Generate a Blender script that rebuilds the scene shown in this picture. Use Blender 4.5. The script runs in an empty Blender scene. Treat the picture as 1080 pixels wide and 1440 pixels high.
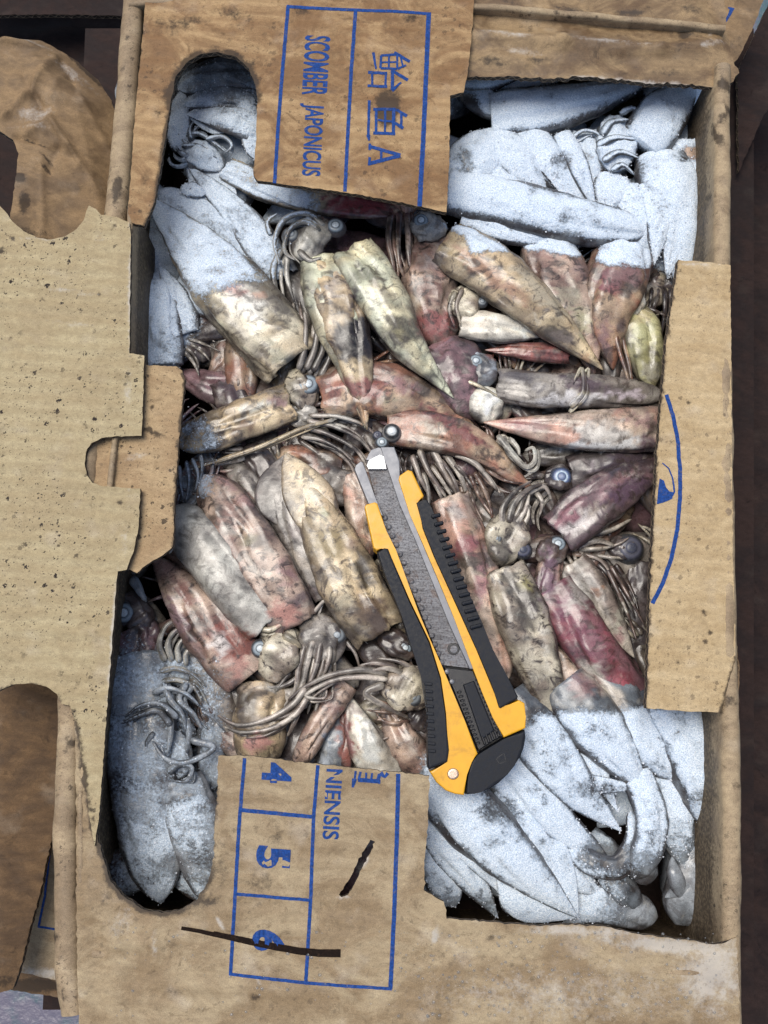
import bpy, bmesh, math, random
import numpy as np
from mathutils import Vector, Matrix
from mathutils.geometry import delaunay_2d_cdt

SC = bpy.context.scene
COL = SC.collection
rnd = random.Random(7)

# ------------------------------------------------------------------ camera
F_PX, DIST, MM = 1300.0, 0.468, 0.00036
ROT = np.array([[0.9978, -0.0656, 0.0], [0.0645, 0.9812, -0.1820], [0.0119, 0.1816, 0.9833]])
U, _s, Vt = np.linalg.svd(ROT); ROT = U @ Vt          # rows: world axes seen from the camera
CAM = ROT @ np.array([0, 0, 1.0]) * DIST
cd = bpy.data.cameras.new('camera'); cam = bpy.data.objects.new('camera', cd); COL.objects.link(cam)
m4 = Matrix([list(ROT[i]) + [CAM[i]] for i in range(3)] + [[0, 0, 0, 1]])
cam.matrix_world = m4
cd.sensor_fit = 'VERTICAL'; cd.sensor_height = 36; cd.lens = 36 * F_PX / 1440
cd.clip_start = 0.01; cd.clip_end = 50
SC.camera = cam

# ------------------------------------------------------------------ light
SUN_EL, SUN_AZ = math.radians(70), math.radians(-50)      # from the upper left of the picture
w = bpy.data.worlds.new('World'); SC.world = w; w.use_nodes = True
nt = w.node_tree; bg = nt.nodes['Background']; sky = nt.nodes.new('ShaderNodeTexSky')
sky.sky_type = 'NISHITA'; sky.sun_disc = False
sky.sun_elevation = SUN_EL; sky.sun_rotation = SUN_AZ
sky.dust_density = 3.0; sky.ozone_density = 1.0
nt.links.new(sky.outputs[0], bg.inputs[0]); bg.inputs[1].default_value = 0.105
sl = bpy.data.lights.new('sun', 'SUN'); sl.energy = 2.1; sl.angle = math.radians(38); sl.color = (1, 0.96, 0.89)
sun = bpy.data.objects.new('sun', sl); COL.objects.link(sun)
sd = Vector((math.sin(SUN_AZ) * math.cos(SUN_EL), math.cos(SUN_AZ) * math.cos(SUN_EL), math.sin(SUN_EL)))
sun.rotation_euler = sd.to_track_quat('Z', 'Y').to_euler(); sun.location = (0, 0, 2)
SC.view_settings.view_transform = 'Standard'; SC.view_settings.look = 'None'
SC.view_settings.exposure = 0.38; SC.view_settings.gamma = 1

# ------------------------------------------------------------------ placing
def P(px, py, z=0.0):
    """point of the plane at height z that the photograph shows at (px, py)"""
    px = np.asarray(px, float); py = np.asarray(py, float); z = np.asarray(z, float)
    d = np.stack([px - 540, 720 - py, np.full_like(px, -F_PX)], -1) @ ROT.T
    t = (z - CAM[2]) / d[..., 2]
    return CAM + d * t[..., None]
def PROJ(v):
    c = (np.asarray(v) - CAM) @ ROT
    return 540 + c[..., 0] / -c[..., 2] * F_PX, 720 - c[..., 1] / -c[..., 2] * F_PX

# ------------------------------------------------------------------ noise (vectorised)
def _h(i, j, k, s):
    n = (i.astype(np.int64) * 374761393 + j.astype(np.int64) * 668265263 + k.astype(np.int64) * 2147483647 + s * 974634777) & 0xffffffff
    n = ((n ^ (n >> 13)) * 1274126177) & 0xffffffff
    n = (n ^ (n >> 16)) & 0xffffffff
    return (n & 0xffff) / 65535.0
def vn(p, scale, seed=0):
    p = np.asarray(p, float) * scale
    f = np.floor(p); r = p - f; r = r * r * (3 - 2 * r); f = f.astype(np.int64)
    x, y, z = f[..., 0], f[..., 1], f[..., 2]; u, v, w_ = r[..., 0], r[..., 1], r[..., 2]
    def L(a, b, t): return a + (b - a) * t
    return L(L(L(_h(x, y, z, seed), _h(x + 1, y, z, seed), u), L(_h(x, y + 1, z, seed), _h(x + 1, y + 1, z, seed), u), v),
             L(L(_h(x, y, z + 1, seed), _h(x + 1, y, z + 1, seed), u), L(_h(x, y + 1, z + 1, seed), _h(x + 1, y + 1, z + 1, seed), u), v), w_)
def fbm(p, scale, seed=0, o=3):
    s = 0; a = 1; t = 0
    for i in range(o):
        s = s + a * vn(p, scale * 2 ** i, seed + i * 17); t += a; a *= 0.55
    return s / t
def sst(a, b, x): 
    t = np.clip((x - a) / (b - a), 0, 1); return t * t * (3 - 2 * t)

# ------------------------------------------------------------------ objects
def tag(o, label=None, cat=None, group=None, kind=None):
    if label: o['label'] = label
    if cat: o['category'] = cat
    if group: o['group'] = group
    if kind: o['kind'] = kind
    return o
def thing(name, label, cat, loc=(0, 0, 0), group=None):
    o = bpy.data.objects.new(name, None); COL.objects.link(o); o.location = [float(c) for c in loc]
    o.empty_display_size = 0.01
    return tag(o, label, cat, group)
def mesh(name, V, Fc, mats, parent=None, smooth=True, col=None, fx=None, matidx=None):
    """mesh object from world-space vertices; its origin goes to its parent's origin"""
    V = np.asarray(V, float)
    base = np.zeros(3); q = parent
    while q is not None:
        base += np.array(q.location); q = q.parent
    own = np.zeros(3)
    if parent is None:
        own = V.mean(0); own[2] = V[:, 2].min()
    me = bpy.data.meshes.new(name)
    me.from_pydata((V - base - own).tolist(), [], Fc)
    for m in (mats if isinstance(mats, (list, tuple)) else [mats]): me.materials.append(m)
    if matidx is not None: me.polygons.foreach_set('material_index', matidx)
    me.polygons.foreach_set('use_smooth', [smooth] * len(me.polygons))
    if col is not None:
        a = me.color_attributes.new('col', 'FLOAT_COLOR', 'POINT')
        a.data.foreach_set('color', np.concatenate([col, np.ones((len(V), 1))], 1).astype(np.float32).ravel())
    if fx is not None:
        a = me.color_attributes.new('fx', 'FLOAT_COLOR', 'POINT')
        a.data.foreach_set('color', np.concatenate([fx, np.ones((len(V), 1))], 1).astype(np.float32).ravel())
    me.validate()
    o = bpy.data.objects.new(name, me); COL.objects.link(o); o.parent = parent
    o.location = [float(c) for c in own]
    return o

# ------------------------------------------------------------------ materials
class NB:
    def __init__(s, name):
        s.m = bpy.data.materials.new(name); s.m.use_nodes = True; s.t = s.m.node_tree; s.n = s.t.nodes
        s.b = s.n['Principled BSDF']; s.tc = s.n.new('ShaderNodeTexCoord')
    def l(s, a, b): s.t.links.new(a, b)
    def put(s, sock, v):
        if isinstance(v, (int, float)): sock.default_value = v
        elif isinstance(v, tuple): sock.default_value = v if len(v) != 3 or sock.type != 'RGBA' else (*v, 1)
        else: s.l(v, sock)
    def math(s, op, a, b=0.0, c=None, clamp=False):
        n = s.n.new('ShaderNodeMath'); n.operation = op; n.use_clamp = clamp
        s.put(n.inputs[0], a); s.put(n.inputs[1], b)
        if c is not None: s.put(n.inputs[2], c)
        return n.outputs[0]
    def ramp(s, x, a, b, lo=0.0, hi=1.0):
        n = s.n.new('ShaderNodeMapRange'); n.interpolation_type = 'SMOOTHSTEP'
        s.put(n.inputs[0], x); s.put(n.inputs[1], a); s.put(n.inputs[2], b); s.put(n.inputs[3], lo); s.put(n.inputs[4], hi)
        return n.outputs[0]
    def mix(s, f, a, b, mode='MIX'):
        n = s.n.new('ShaderNodeMix'); n.data_type = 'RGBA'; n.blend_type = mode
        s.put(n.inputs[0], f); s.put(n.inputs[6], a); s.put(n.inputs[7], b); return n.outputs[2]
    def vec(s, scale=(1, 1, 1), rot=(0, 0, 0)):
        n = s.n.new('ShaderNodeMapping'); s.l(s.tc.outputs['Object'], n.inputs[0])
        n.inputs['Scale'].default_value = scale; n.inputs['Rotation'].default_value = rot; return n.outputs[0]
    def noise(s, scale, detail=4, rough=0.55, v=None, dist=0.0):
        n = s.n.new('ShaderNodeTexNoise'); s.l(v if v is not None else s.tc.outputs['Object'], n.inputs['Vector'])
        n.inputs['Scale'].default_value = scale; n.inputs['Detail'].default_value = detail
        n.inputs['Roughness'].default_value = rough; n.inputs['Distortion'].default_value = dist; return n.outputs[0]
    def voro(s, scale, out='Distance', v=None, rand=1.0):
        n = s.n.new('ShaderNodeTexVoronoi'); s.l(v if v is not None else s.tc.outputs['Object'], n.inputs['Vector'])
        n.inputs['Scale'].default_value = scale; n.inputs['Randomness'].default_value = rand; return n.outputs[out]
    def attr(s, name):
        n = s.n.new('ShaderNodeAttribute'); n.attribute_name = name; return n
    def sep(s, c):
        n = s.n.new('ShaderNodeSeparateColor'); s.l(c, n.inputs[0]); return n.outputs
    def bump(s, h, dist, strength=1.0, nrm=None):
        n = s.n.new('ShaderNodeBump'); s.put(n.inputs['Height'], h); n.inputs['Distance'].default_value = dist
        s.put(n.inputs['Strength'], strength)
        if nrm is not None: s.l(nrm, n.inputs['Normal'])
        return n.outputs[0]
    def fin(s, base, rough=0.6, metal=0.0, nrm=None, spec=0.5, coat=0.0):
        s.put(s.b.inputs['Base Color'], base); s.put(s.b.inputs['Roughness'], rough); s.put(s.b.inputs['Metallic'], metal)
        s.put(s.b.inputs['Specular IOR Level'], spec); s.put(s.b.inputs['Coat Weight'], coat); s.b.inputs['Coat Roughness'].default_value = 0.14
        if nrm is not None: s.l(nrm, s.b.inputs['Normal'])
        return s.m

def m_squid():
    k = NB('squid_flesh'); c = k.attr('col').outputs['Color']; f = k.sep(k.attr('fx').outputs['Color'])
    frost, dirt, chroma = f[0], f[1], f[2]
    n1 = k.noise(120, 9, 0.68, dist=1.4); n2 = k.noise(1700, 3, 0.7); n3 = k.noise(620, 7, 0.75)
    c1 = k.mix(k.math('MULTIPLY', k.ramp(n1, 0.50, 0.62), dirt), c, (0.040, 0.030, 0.026))
    vein = k.math('ABSOLUTE', k.math('SUBTRACT', k.noise(75, 6, 0.62, dist=2.2), 0.5))
    c1 = k.mix(k.math('MULTIPLY', k.ramp(vein, 0.0, 0.018, 1, 0), k.math('MULTIPLY', dirt, 0.28)), c1, (0.07, 0.045, 0.04))
    c1 = k.mix(k.math('MULTIPLY', k.ramp(k.noise(95, 5, 0.6, dist=0.8), 0.54, 0.74), 0.28), c1, (0.60, 0.57, 0.48))
    dots = k.ramp(k.voro(1500), 0.12, 0.36, 1.0, 0.0)
    c1 = k.mix(k.math('MULTIPLY', dots, k.math('MULTIPLY', chroma, 0.7)), c1, (0.07, 0.028, 0.027))
    c1 = k.mix(0.55, c1, k.mix(k.ramp(n2, 0.3, 0.72), (0.55, 0.55, 0.57), (1.35, 1.33, 1.3)), 'MULTIPLY')
    fm = k.math('ADD', k.math('MULTIPLY', k.math('SUBTRACT', frost, 0.5), 2.1), k.math('MULTIPLY', k.math('SUBTRACT', n3, 0.5), 2.8))
    fm = k.math('MULTIPLY', k.ramp(fm, -0.35, 0.35), k.ramp(frost, 0.03, 0.2))
    fc = k.mix(k.ramp(n2, 0.34, 0.64), (0.40, 0.52, 0.66), (0.84, 0.91, 0.97))
    fc = k.mix(k.ramp(frost, 0.4, 0.85, 0.62, 0.0), fc, (0.28, 0.35, 0.43))
    base = k.mix(fm, c1, fc)
    hf = k.math('MULTIPLY', k.math('ADD', k.noise(1100, 5, 0.7), k.math('MULTIPLY', k.noise(420, 3, 0.6), 0.5)), k.math('ADD', k.math('MULTIPLY', fm, 0.9), 0.07))
    nb = k.bump(hf, 0.0008, 0.75)
    nb = k.bump(k.noise(150, 4, 0.55, dist=1.0), 0.0012, 0.28, nb)
    return k.fin(base, k.ramp(fm, 0, 1, k.ramp(k.noise(200, 4), .35, .65, .20, .46), 0.85), nrm=nb, spec=0.5, coat=k.math('MULTIPLY', k.math('SUBTRACT', 1.0, fm), .32))
def m_eye():
    k = NB('squid_eye'); c = k.attr('col').outputs['Color']
    return k.fin(k.mix(k.ramp(k.noise(1200, 3), 0.35, 0.7, 0, 0.45), c, (0.13, 0.14, 0.15)), 0.33, spec=0.45, coat=0.0)
def m_card(name, base, dark, stain=0.4, specks=0.0, rib=0.5, wet=0.0, pale=0.15, ribrot=0.0, ribscale=135):
    """kraft board: fibres, washboard flutes, stains, mould specks; fx.R = darkened on purpose (stains, painted wall shade), fx.G = whitened"""
    k = NB(name); f = k.sep(k.attr('fx').outputs['Color'])
    vy = k.vec((1, 1, 1), (0, 0, ribrot))
    wv = k.n.new('ShaderNodeTexWave'); wv.wave_type = 'BANDS'; wv.bands_direction = 'Y'
    k.l(vy, wv.inputs[0]); wv.inputs['Scale'].default_value = ribscale / 3.14 ; wv.inputs['Distortion'].default_value = 0.35
    wv.inputs['Detail'].default_value = 3; wv.inputs['Detail Scale'].default_value = 0.7
    ribs = wv.outputs['Fac']
    st = k.noise(34, 7, 0.66, v=k.vec((0.85, 1.15, 1), (0, 0, ribrot)), dist=0.9); gr = k.noise(2600, 2, 0.6); fib = k.noise(420, 5, 0.7, v=k.vec((0.6, 1.1, 1), (0, 0, ribrot)))
    c = k.mix(k.ramp(st, 0.38, 0.62, 0, stain), base, dark)
    c = k.mix(k.ramp(k.noise(75, 6, 0.7, dist=1.0), 0.58, 0.72, 0, stain * 0.9), c, tuple(d * 0.45 for d in dark))
    c = k.mix(k.ramp(k.noise(60, 4, 0.5), 0.55, 0.75, 0, pale), c, (0.52, 0.46, 0.37))
    c = k.mix(0.38, c, k.mix(k.ramp(fib, 0.3, 0.7), (0.62, 0.60, 0.58), (1.3, 1.3, 1.28)), 'MULTIPLY')
    c = k.mix(0.6, c, k.mix(k.ramp(gr, 0.25, 0.75), (0.62, 0.62, 0.62), (1.35, 1.35, 1.35)), 'MULTIPLY')
    c = k.mix(k.math('MULTIPLY', ribs, 0.22 * rib), c, dark)
    blo = k.noise(210, 6, 0.75, dist=0.8)
    c = k.mix(k.math('MULTIPLY', k.ramp(blo, 0.56, 0.70), k.ramp(st, 0.42, 0.60, 0.05, stain * .6)), c, tuple(d * 0.35 for d in dark))
    c = k.mix(k.ramp(k.math('ABSOLUTE', k.math('SUBTRACT', k.noise(30, 5, 0.6, dist=0.6), 0.5)), 0.0, 0.003, 0.22, 0.0), c, tuple(d * 0.5 for d in dark))
    dn = k.noise(500, 5, 0.75)
    dm = k.ramp(k.math('ADD', k.math('MULTIPLY', f[0], 1.5), k.math('SUBTRACT', k.math('MULTIPLY', dn, 1.6), 1.3)), -0.10, 0.60)
    c = k.mix(k.math('MULTIPLY', dm, 0.86), c, (0.034, 0.023, 0.015))
    wm = k.ramp(k.math('ADD', k.math('MULTIPLY', f[1], 1.3), k.math('SUBTRACT', k.math('MULTIPLY', dn, 1.6), 1.25)), -0.2, 0.7)
    c = k.mix(k.math('MULTIPLY', wm, 0.5), c, (0.56, 0.54, 0.50))
    if specks > 0:
        reg = k.ramp(k.noise(26, 3, 0.6), 0.36, 0.56)
        for sc_, r0 in ((210, 0.26), (420, 0.24), (120, 0.17), (700, 0.26)):
            nn = k.n.new('ShaderNodeTexVoronoi'); k.l(k.mix(0.004, k.tc.outputs['Object'], k.noise(900, 2)), nn.inputs['Vector']); nn.inputs['Scale'].default_value = sc_
            keep = k.ramp(k.sep(nn.outputs['Color'])[0], 0.48, 0.9)
            rr = k.math('MULTIPLY', keep, r0)
            d = k.math('MULTIPLY', k.ramp(k.math('SUBTRACT', rr, nn.outputs['Distance']), -0.015, 0.03), k.ramp(keep, 0.02, 0.1))
            c = k.mix(k.math('MULTIPLY', k.math('MULTIPLY', d, reg), specks), c, (0.025, 0.018, 0.014))
    h = k.math('ADD', k.math('MULTIPLY', ribs, 0.55 * rib), k.math('MULTIPLY', gr, 0.25))
    nb = k.bump(h, 0.00035, 0.8); nb = k.bump(k.noise(160, 6, 0.7, v=k.vec((0.5, 1, 1), (0, 0, ribrot))), 0.0006, 0.45, nb)
    return k.fin(c, k.ramp(st, 0.3, 0.7, 0.85 - wet * 0.3, 0.6 - wet * 0.25), nrm=nb, spec=0.25 + wet * 0.25)
def m_edge():
    """cut edge of corrugated board: flute zigzag between two liners (UV: u metres along, v 0..1 across)"""
    k = NB('board_edge'); uv = k.n.new('ShaderNodeSeparateXYZ'); k.l(k.tc.outputs['UV'], uv.inputs[0])
    s = k.math('SINE', k.math('MULTIPLY', uv.outputs[0], 2 * math.pi / 0.0055))
    d = k.math('ABSOLUTE', k.math('SUBTRACT', uv.outputs[1], k.math('MULTIPLY_ADD', s, 0.36, 0.5)))
    web = k.ramp(d, 0.06, 0.20, 1, 0)
    liner = k.ramp(k.math('ABSOLUTE', k.math('SUBTRACT', uv.outputs[1], 0.5)), 0.38, 0.44)
    mk = k.math('MAXIMUM', web, liner)
    c = k.mix(mk, (0.035, 0.024, 0.016), k.mix(k.noise(600, 3), (0.08, 0.055, 0.035), (0.33, 0.24, 0.15)))
    return k.fin(c, 0.9, nrm=k.bump(mk, 0.0006))
def m_plain(name, col, rough=0.5, metal=0.0, var=0.2, nsc=300, bump=0.0002, spec=0.5, coat=0.0, dirt=0.0, dirtcol=(0.05, 0.04, 0.03)):
    k = NB(name); n = k.noise(nsc, 5, 0.6); d = k.noise(nsc * 0.5, 7, 0.75, dist=0.6)
    c = k.mix(k.ramp(n, 0.3, 0.7), tuple(x * (1 - var) for x in col), tuple(min(1, x * (1 + var)) for x in col))
    if dirt: c = k.mix(k.ramp(d, 0.52, 0.68, 0, dirt), c, dirtcol)
    return k.fin(c, k.ramp(n, 0.3, 0.7, max(0.05, rough - 0.08), min(1, rough + 0.1)), metal, k.bump(k.noise(nsc * 4, 4), bump, 0.6), spec, coat)
M_SQ, M_EYE, M_EDGE = m_squid(), m_eye(), m_edge()
M_LID = m_card('kraft_lid', (0.40, 0.27, 0.14), (0.17, 0.088, 0.036), 0.85, 0.5, 1.3)
M_LIDR = m_card('kraft_lid_wet', (0.29, 0.20, 0.105), (0.11, 0.065, 0.032), 0.9, 0.3, 0.35, wet=0.5)
M_BOT = m_card('kraft_lid_worn', (0.365, 0.285, 0.175), (0.18, 0.115, 0.055), 0.7, 0.3, 0.5, wet=0.35, pale=0.3)
M_LEFT = m_card('kraft_flap_pale', (0.41, 0.34, 0.205), (0.28, 0.205, 0.105), 0.45, 1.0, 1.15, pale=0.25)
M_RIGHT = m_card('kraft_flap_tan', (0.49, 0.375, 0.22), (0.32, 0.215, 0.10), 0.45, 0.45, 1.0, pale=0.3)
M_TAB = m_card('kraft_tab', (0.40, 0.29, 0.165), (0.25, 0.155, 0.075), 0.6, 0.8, 0.5)
M_WALL = m_card('kraft_wall', (0.38, 0.29, 0.18), (0.15, 0.10, 0.06), 0.6, 0.6, 0.3, wet=0.2)
M_NEAR = m_card('kraft_crumpled', (0.27, 0.18, 0.095), (0.105, 0.067, 0.038), 0.6, 0.1, 0.7, wet=0.1, ribrot=0.62)
M_DARK = m_card('kraft_gap_shade', (0.034, 0.021, 0.018), (0.012, 0.008, 0.008), 0.7, 0.0, 0.6, wet=-0.3, pale=0.02, ribrot=0.5)  # dark brown board, shade of the gaps between boxes mixed into its colour
M_BROWN = m_card('kraft_brown', (0.16, 0.098, 0.050), (0.06, 0.036, 0.02), 0.7, 0.2, 1.2, ribrot=0.35)
M_BLUE = m_plain('blue_print', (0.012, 0.052, 0.21), 0.8, var=0.35, nsc=900, dirt=0.75, dirtcol=(0.10, 0.095, 0.13), spec=0.2)
M_MARK = m_plain('brown_marker', (0.013, 0.008, 0.006), 0.9, var=0.3, nsc=900, dirt=0.35, dirtcol=(0.07, 0.042, 0.025), spec=0.1)
# ------------------------------------------------------------------ cardboard sheets
def densify(poly, step, jit, seed, closed=True):
    out = []; r = random.Random(seed); n = len(poly)
    for i in range(n if closed else n - 1):
        a, b = np.array(poly[i], float), np.array(poly[(i + 1) % n], float)
        L = np.linalg.norm(b - a); k = max(1, int(L / step)); nrm = np.array([-(b - a)[1], (b - a)[0]]) / max(L, 1e-6)
        for j in range(k):
            p = a + (b - a) * j / k
            if j: p = p + nrm * r.gauss(0, jit)
            out.append((float(p[0]), float(p[1])))
    if not closed: out.append(tuple(map(float, poly[-1])))
    return out
def inside(px, py, poly):
    c = np.zeros(px.shape, bool); n = len(poly); j = n - 1
    for i in range(n):
        xi, yi = poly[i]; xj, yj = poly[j]
        if yi != yj: c ^= ((yi > py) != (yj > py)) & (px < (xj - xi) * (py - yi) / (yj - yi) + xi)
        j = i
    return c
def dist_poly(px, py, poly, closed=True):
    d = np.full(px.shape, 1e9); n = len(poly)
    for i in range(n if closed else n - 1):
        x1, y1 = poly[i]; x2, y2 = poly[(i + 1) % n]; dx, dy = x2 - x1, y2 - y1
        t = np.clip(((px - x1) * dx + (py - y1) * dy) / (dx * dx + dy * dy + 1e-9), 0, 1)
        d = np.minimum(d, np.hypot(px - x1 - t * dx, py - y1 - t * dy))
    return d
class Warp:
    """height of a sheet above its level, as a function of where it lies"""
    def __init__(s, z0, amp=0.0006, ridge=0.00012, seed=0, creases=(), tilt=None, per=25, sharp=False):
        s.sharp = sharp
        s.z0, s.amp, s.ridge, s.seed, s.creases, s.tilt, s.per = z0, amp * .8, ridge * 1.7, seed, creases, tilt, per
    def __call__(s, px, py):
        px = np.asarray(px, float); py = np.asarray(py, float)
        q = np.stack([px, py, np.full_like(px, s.seed * 7.3)], -1)
        z = s.z0 + s.amp * (fbm(q, 1 / 80, s.seed) - 0.5) * 2
        z = z + s.ridge * np.sin((py - px * 0.05) * 2 * math.pi / s.per + 5 * vn(q, 1 / 120, s.seed + 5)) * (0.4 + vn(q, 1 / 60, 9 + s.seed))
        for (x1, y1, x2, y2, h, wd) in s.creases:
            d = dist_poly(px, py, [(x1, y1), (x2, y2)], False) + 3 * (vn(q, 1 / 14, 3) - 0.5)
            z = z + h * (np.exp(-d / wd) if s.sharp else np.exp(-(d / wd) ** 2))
        if s.tilt: z = z + s.tilt(px, py)
        return z
def at(px, py, wp, lift=0.0):
    xy = P(px, py, wp.z0); xy[..., 2] = wp(px, py) + lift; return xy
def sheet(name, outline, wp, mat, parent, holes=(), th=0.0032, step=7, jit=0.5, stains=(), pales=(), dirty=(), rag=1.0):
    """corrugated board: cut outline (photo pixels at its own level), real thickness, dense warped surface.
    stains/pales: (x, y, rx, ry, deg, strength); dirty: polylines with a black mouldy fringe"""
    loops = [densify(outline, 5, jit * rag, 1)] + [densify(h, 4, jit * rag * 1.3, 2 + i) for i, h in enumerate(holes)]
    pts = []; edges = []
    for lp in loops:
        o = len(pts); pts += lp; edges += [(o + i, o + (i + 1) % len(lp)) for i in range(len(lp))]
    nb = len(pts)
    A = np.array(loops[0]); x0, y0 = A.min(0); x1, y1 = A.max(0)
    gx, gy = np.meshgrid(np.arange(x0, x1, step), np.arange(y0, y1, step * 0.87))
    gx = gx + (np.arange(gx.shape[0]) % 2)[:, None] * step / 2
    gx, gy = gx.ravel(), gy.ravel()
    ok = inside(gx, gy, loops[0])
    for h in loops[1:]: ok &= ~inside(gx, gy, h)
    dd = np.full(gx.shape, 1e9)
    for lp in loops: dd = np.minimum(dd, dist_poly(gx, gy, lp))
    ok &= dd > 2.5
    pts += list(zip(gx[ok].tolist(), gy[ok].tolist()))
    vo, ed, fa, ov, oe, of = delaunay_2d_cdt([Vector(p) for p in pts], edges, [], 0, 1e-4)
    vp = np.array([(v.x, v.y) for v in vo]); fa = [list(f) for f in fa]
    tri = np.array(fa); cx, cy = vp[tri].mean(1).T
    keep = inside(cx, cy, loops[0])
    for h in loops[1:]: keep &= ~inside(cx, cy, h)
    tri = tri[keep]
    top = at(vp[:, 0], vp[:, 1], wp); bot = top.copy(); bot[:, 2] -= th
    a, b, c = top[tri[:, 0]], top[tri[:, 1]], top[tri[:, 2]]
    flip = np.cross(b - a, c - a)[:, 2] < 0
    tri[flip] = tri[flip][:, ::-1]
    n = len(top); V = [*top, *bot]; Fc = tri.tolist() + (tri[:, ::-1] + n).tolist()
    nf = len(Fc); mi = [0] * nf
    cnt = {}
    for t in tri:
        for i in range(3):
            e = (int(t[i]), int(t[(i + 1) % 3])); cnt[e] = 1
    be = [e for e in cnt if (e[1], e[0]) not in cnt]
    # walls get their own vertices, with UV along the edge
    nxt = {e[0]: e for e in be}; done = set(); uvs = []
    for e0 in be:
        if e0 in done: continue
        e = e0; u = 0.0
        while e not in done:
            done.add(e); L = float(np.linalg.norm(top[e[1]] - top[e[0]])); k = len(V)
            V += [top[e[0]], top[e[1]], bot[e[1]], bot[e[0]]]
            Fc.append([k + 3, k + 2, k + 1, k]); mi.append(1)
            uvs.append([(u, 0), (u + L, 0), (u + L, 1), (u, 1)]); u += L
            e = nxt.get(e[1], e)
    V = np.array(V); fx = np.zeros((len(V), 3)); px, py = vp[:, 0], vp[:, 1]
    q = np.stack([px, py, np.zeros_like(px)], -1)
    for ch, lst in ((0, stains), (1, pales)):
        for (sx, sy, rx, ry, ang, st) in lst:
            ca, sa = math.cos(math.radians(ang)), math.sin(math.radians(ang))
            u = ((px - sx) * ca + (py - sy) * sa) / rx; v = (-(px - sx) * sa + (py - sy) * ca) / ry
            e = st * np.exp(-(u * u + v * v) ** 1.2) * (0.6 + 0.8 * vn(q, 1 / 9, 4))
            fx[:n, ch] = np.maximum(fx[:n, ch], e); fx[n:2 * n, ch] = fx[:n, ch]
    for pl, wd, st in dirty:
        d = dist_poly(px, py, pl, False); e = st * np.exp(-(d / wd) ** 2) * (0.5 + vn(q, 1 / 12, 8))
        fx[:n, 0] = np.maximum(fx[:n, 0], e)
    o = mesh(name, V, Fc, [mat, M_EDGE], parent, smooth=True, fx=np.clip(fx, 0, 1), matidx=mi)
    me = o.data; uvl = me.uv_layers.new(name='UVMap'); arr = np.zeros((len(me.loops), 2), np.float32); ls = nf * 3
    for i, uv in enumerate(uvs):
        for j in range(4): arr[ls + i * 4 + j] = uv[3 - j]
    uvl.data.foreach_set('uv', arr.ravel())
    me.polygons.foreach_set('use_smooth', [True] * nf + [False] * len(uvs))
    return o
def decal(name, polys, wp, mat, parent, lift=0.00016, triangles=None, th=0):
    """flat print lying on a sheet; polys: list of quads-lists or (verts2d, faces)"""
    V = []; Fc = []
    for vs, fs in polys:
        k = len(V); vs = np.array(vs, float); V += list(at(vs[:, 0], vs[:, 1], wp, lift)); Fc += [[i + k for i in f] for f in fs]
    V = np.array(V)
    out = []
    for f in Fc:
        a, b, c = V[f[0]], V[f[1]], V[f[2]]
        out.append(f if np.cross(b - a, c - a)[2] > 0 else f[::-1])
    return mesh(name, V, out, mat, parent, smooth=False)
def strip(pts, wd, wend=None):
    p = np.array(densify(pts, 4, 0, 0, closed=False)); t = np.gradient(p, axis=0); t /= np.linalg.norm(t, axis=1)[:, None] + 1e-9
    nn = np.stack([-t[:, 1], t[:, 0]], 1); k = len(p)
    ws = np.linspace(wd, wend if wend is not None else wd, k)[:, None] / 2
    r = np.array([rnd.gauss(0, 0.12) for _ in range(k)])[:, None]
    vs = np.concatenate([p + nn * (ws + r), p - nn * (ws - r)])
    return vs, [[i, i + 1, k + i + 1, k + i] for i in range(k - 1)]
def text_poly(s, origin, right, up, size, xs=1.0, bold=0.0):
    """letters as 2-D shapes: origin px, unit vectors of the reading direction and of the letters' up in photo pixels"""
    cu = bpy.data.curves.new('t', 'FONT'); cu.body = s; cu.size = 1.0; cu.resolution_u = 4; cu.offset = bold
    o = bpy.data.objects.new('t', cu); COL.objects.link(o)
    dg = bpy.context.evaluated_depsgraph_get(); me = o.evaluated_get(dg).to_mesh()
    vs = np.array([v.co[:2] for v in me.vertices]); fs = [list(p.vertices) for p in me.polygons]
    o.evaluated_get(dg).to_mesh_clear(); bpy.data.objects.remove(o); bpy.data.curves.remove(cu)
    vs = vs.reshape(-1, 2); vs -= vs.min(0); W, H = vs.max(0)
    L = xs; R = np.array(right, float) * L / W; Uv = np.array(up, float) * size / H
    return np.array(origin, float) + vs[:, :1] * R + vs[:, 1:] * Uv, fs

def arc(cx, cy, rx, ry, a0, a1, n=12):
    return [(cx + rx * math.cos(math.radians(a0 + (a1 - a0) * i / n)), cy + ry * math.sin(math.radians(a0 + (a1 - a0) * i / n))) for i in range(n + 1)]

BOX = thing('cardboard_box', 'opened worn kraft cardboard box full of frozen squid, its cut lid printed in blue', 'box', P(560, 720, -0.115))

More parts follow.
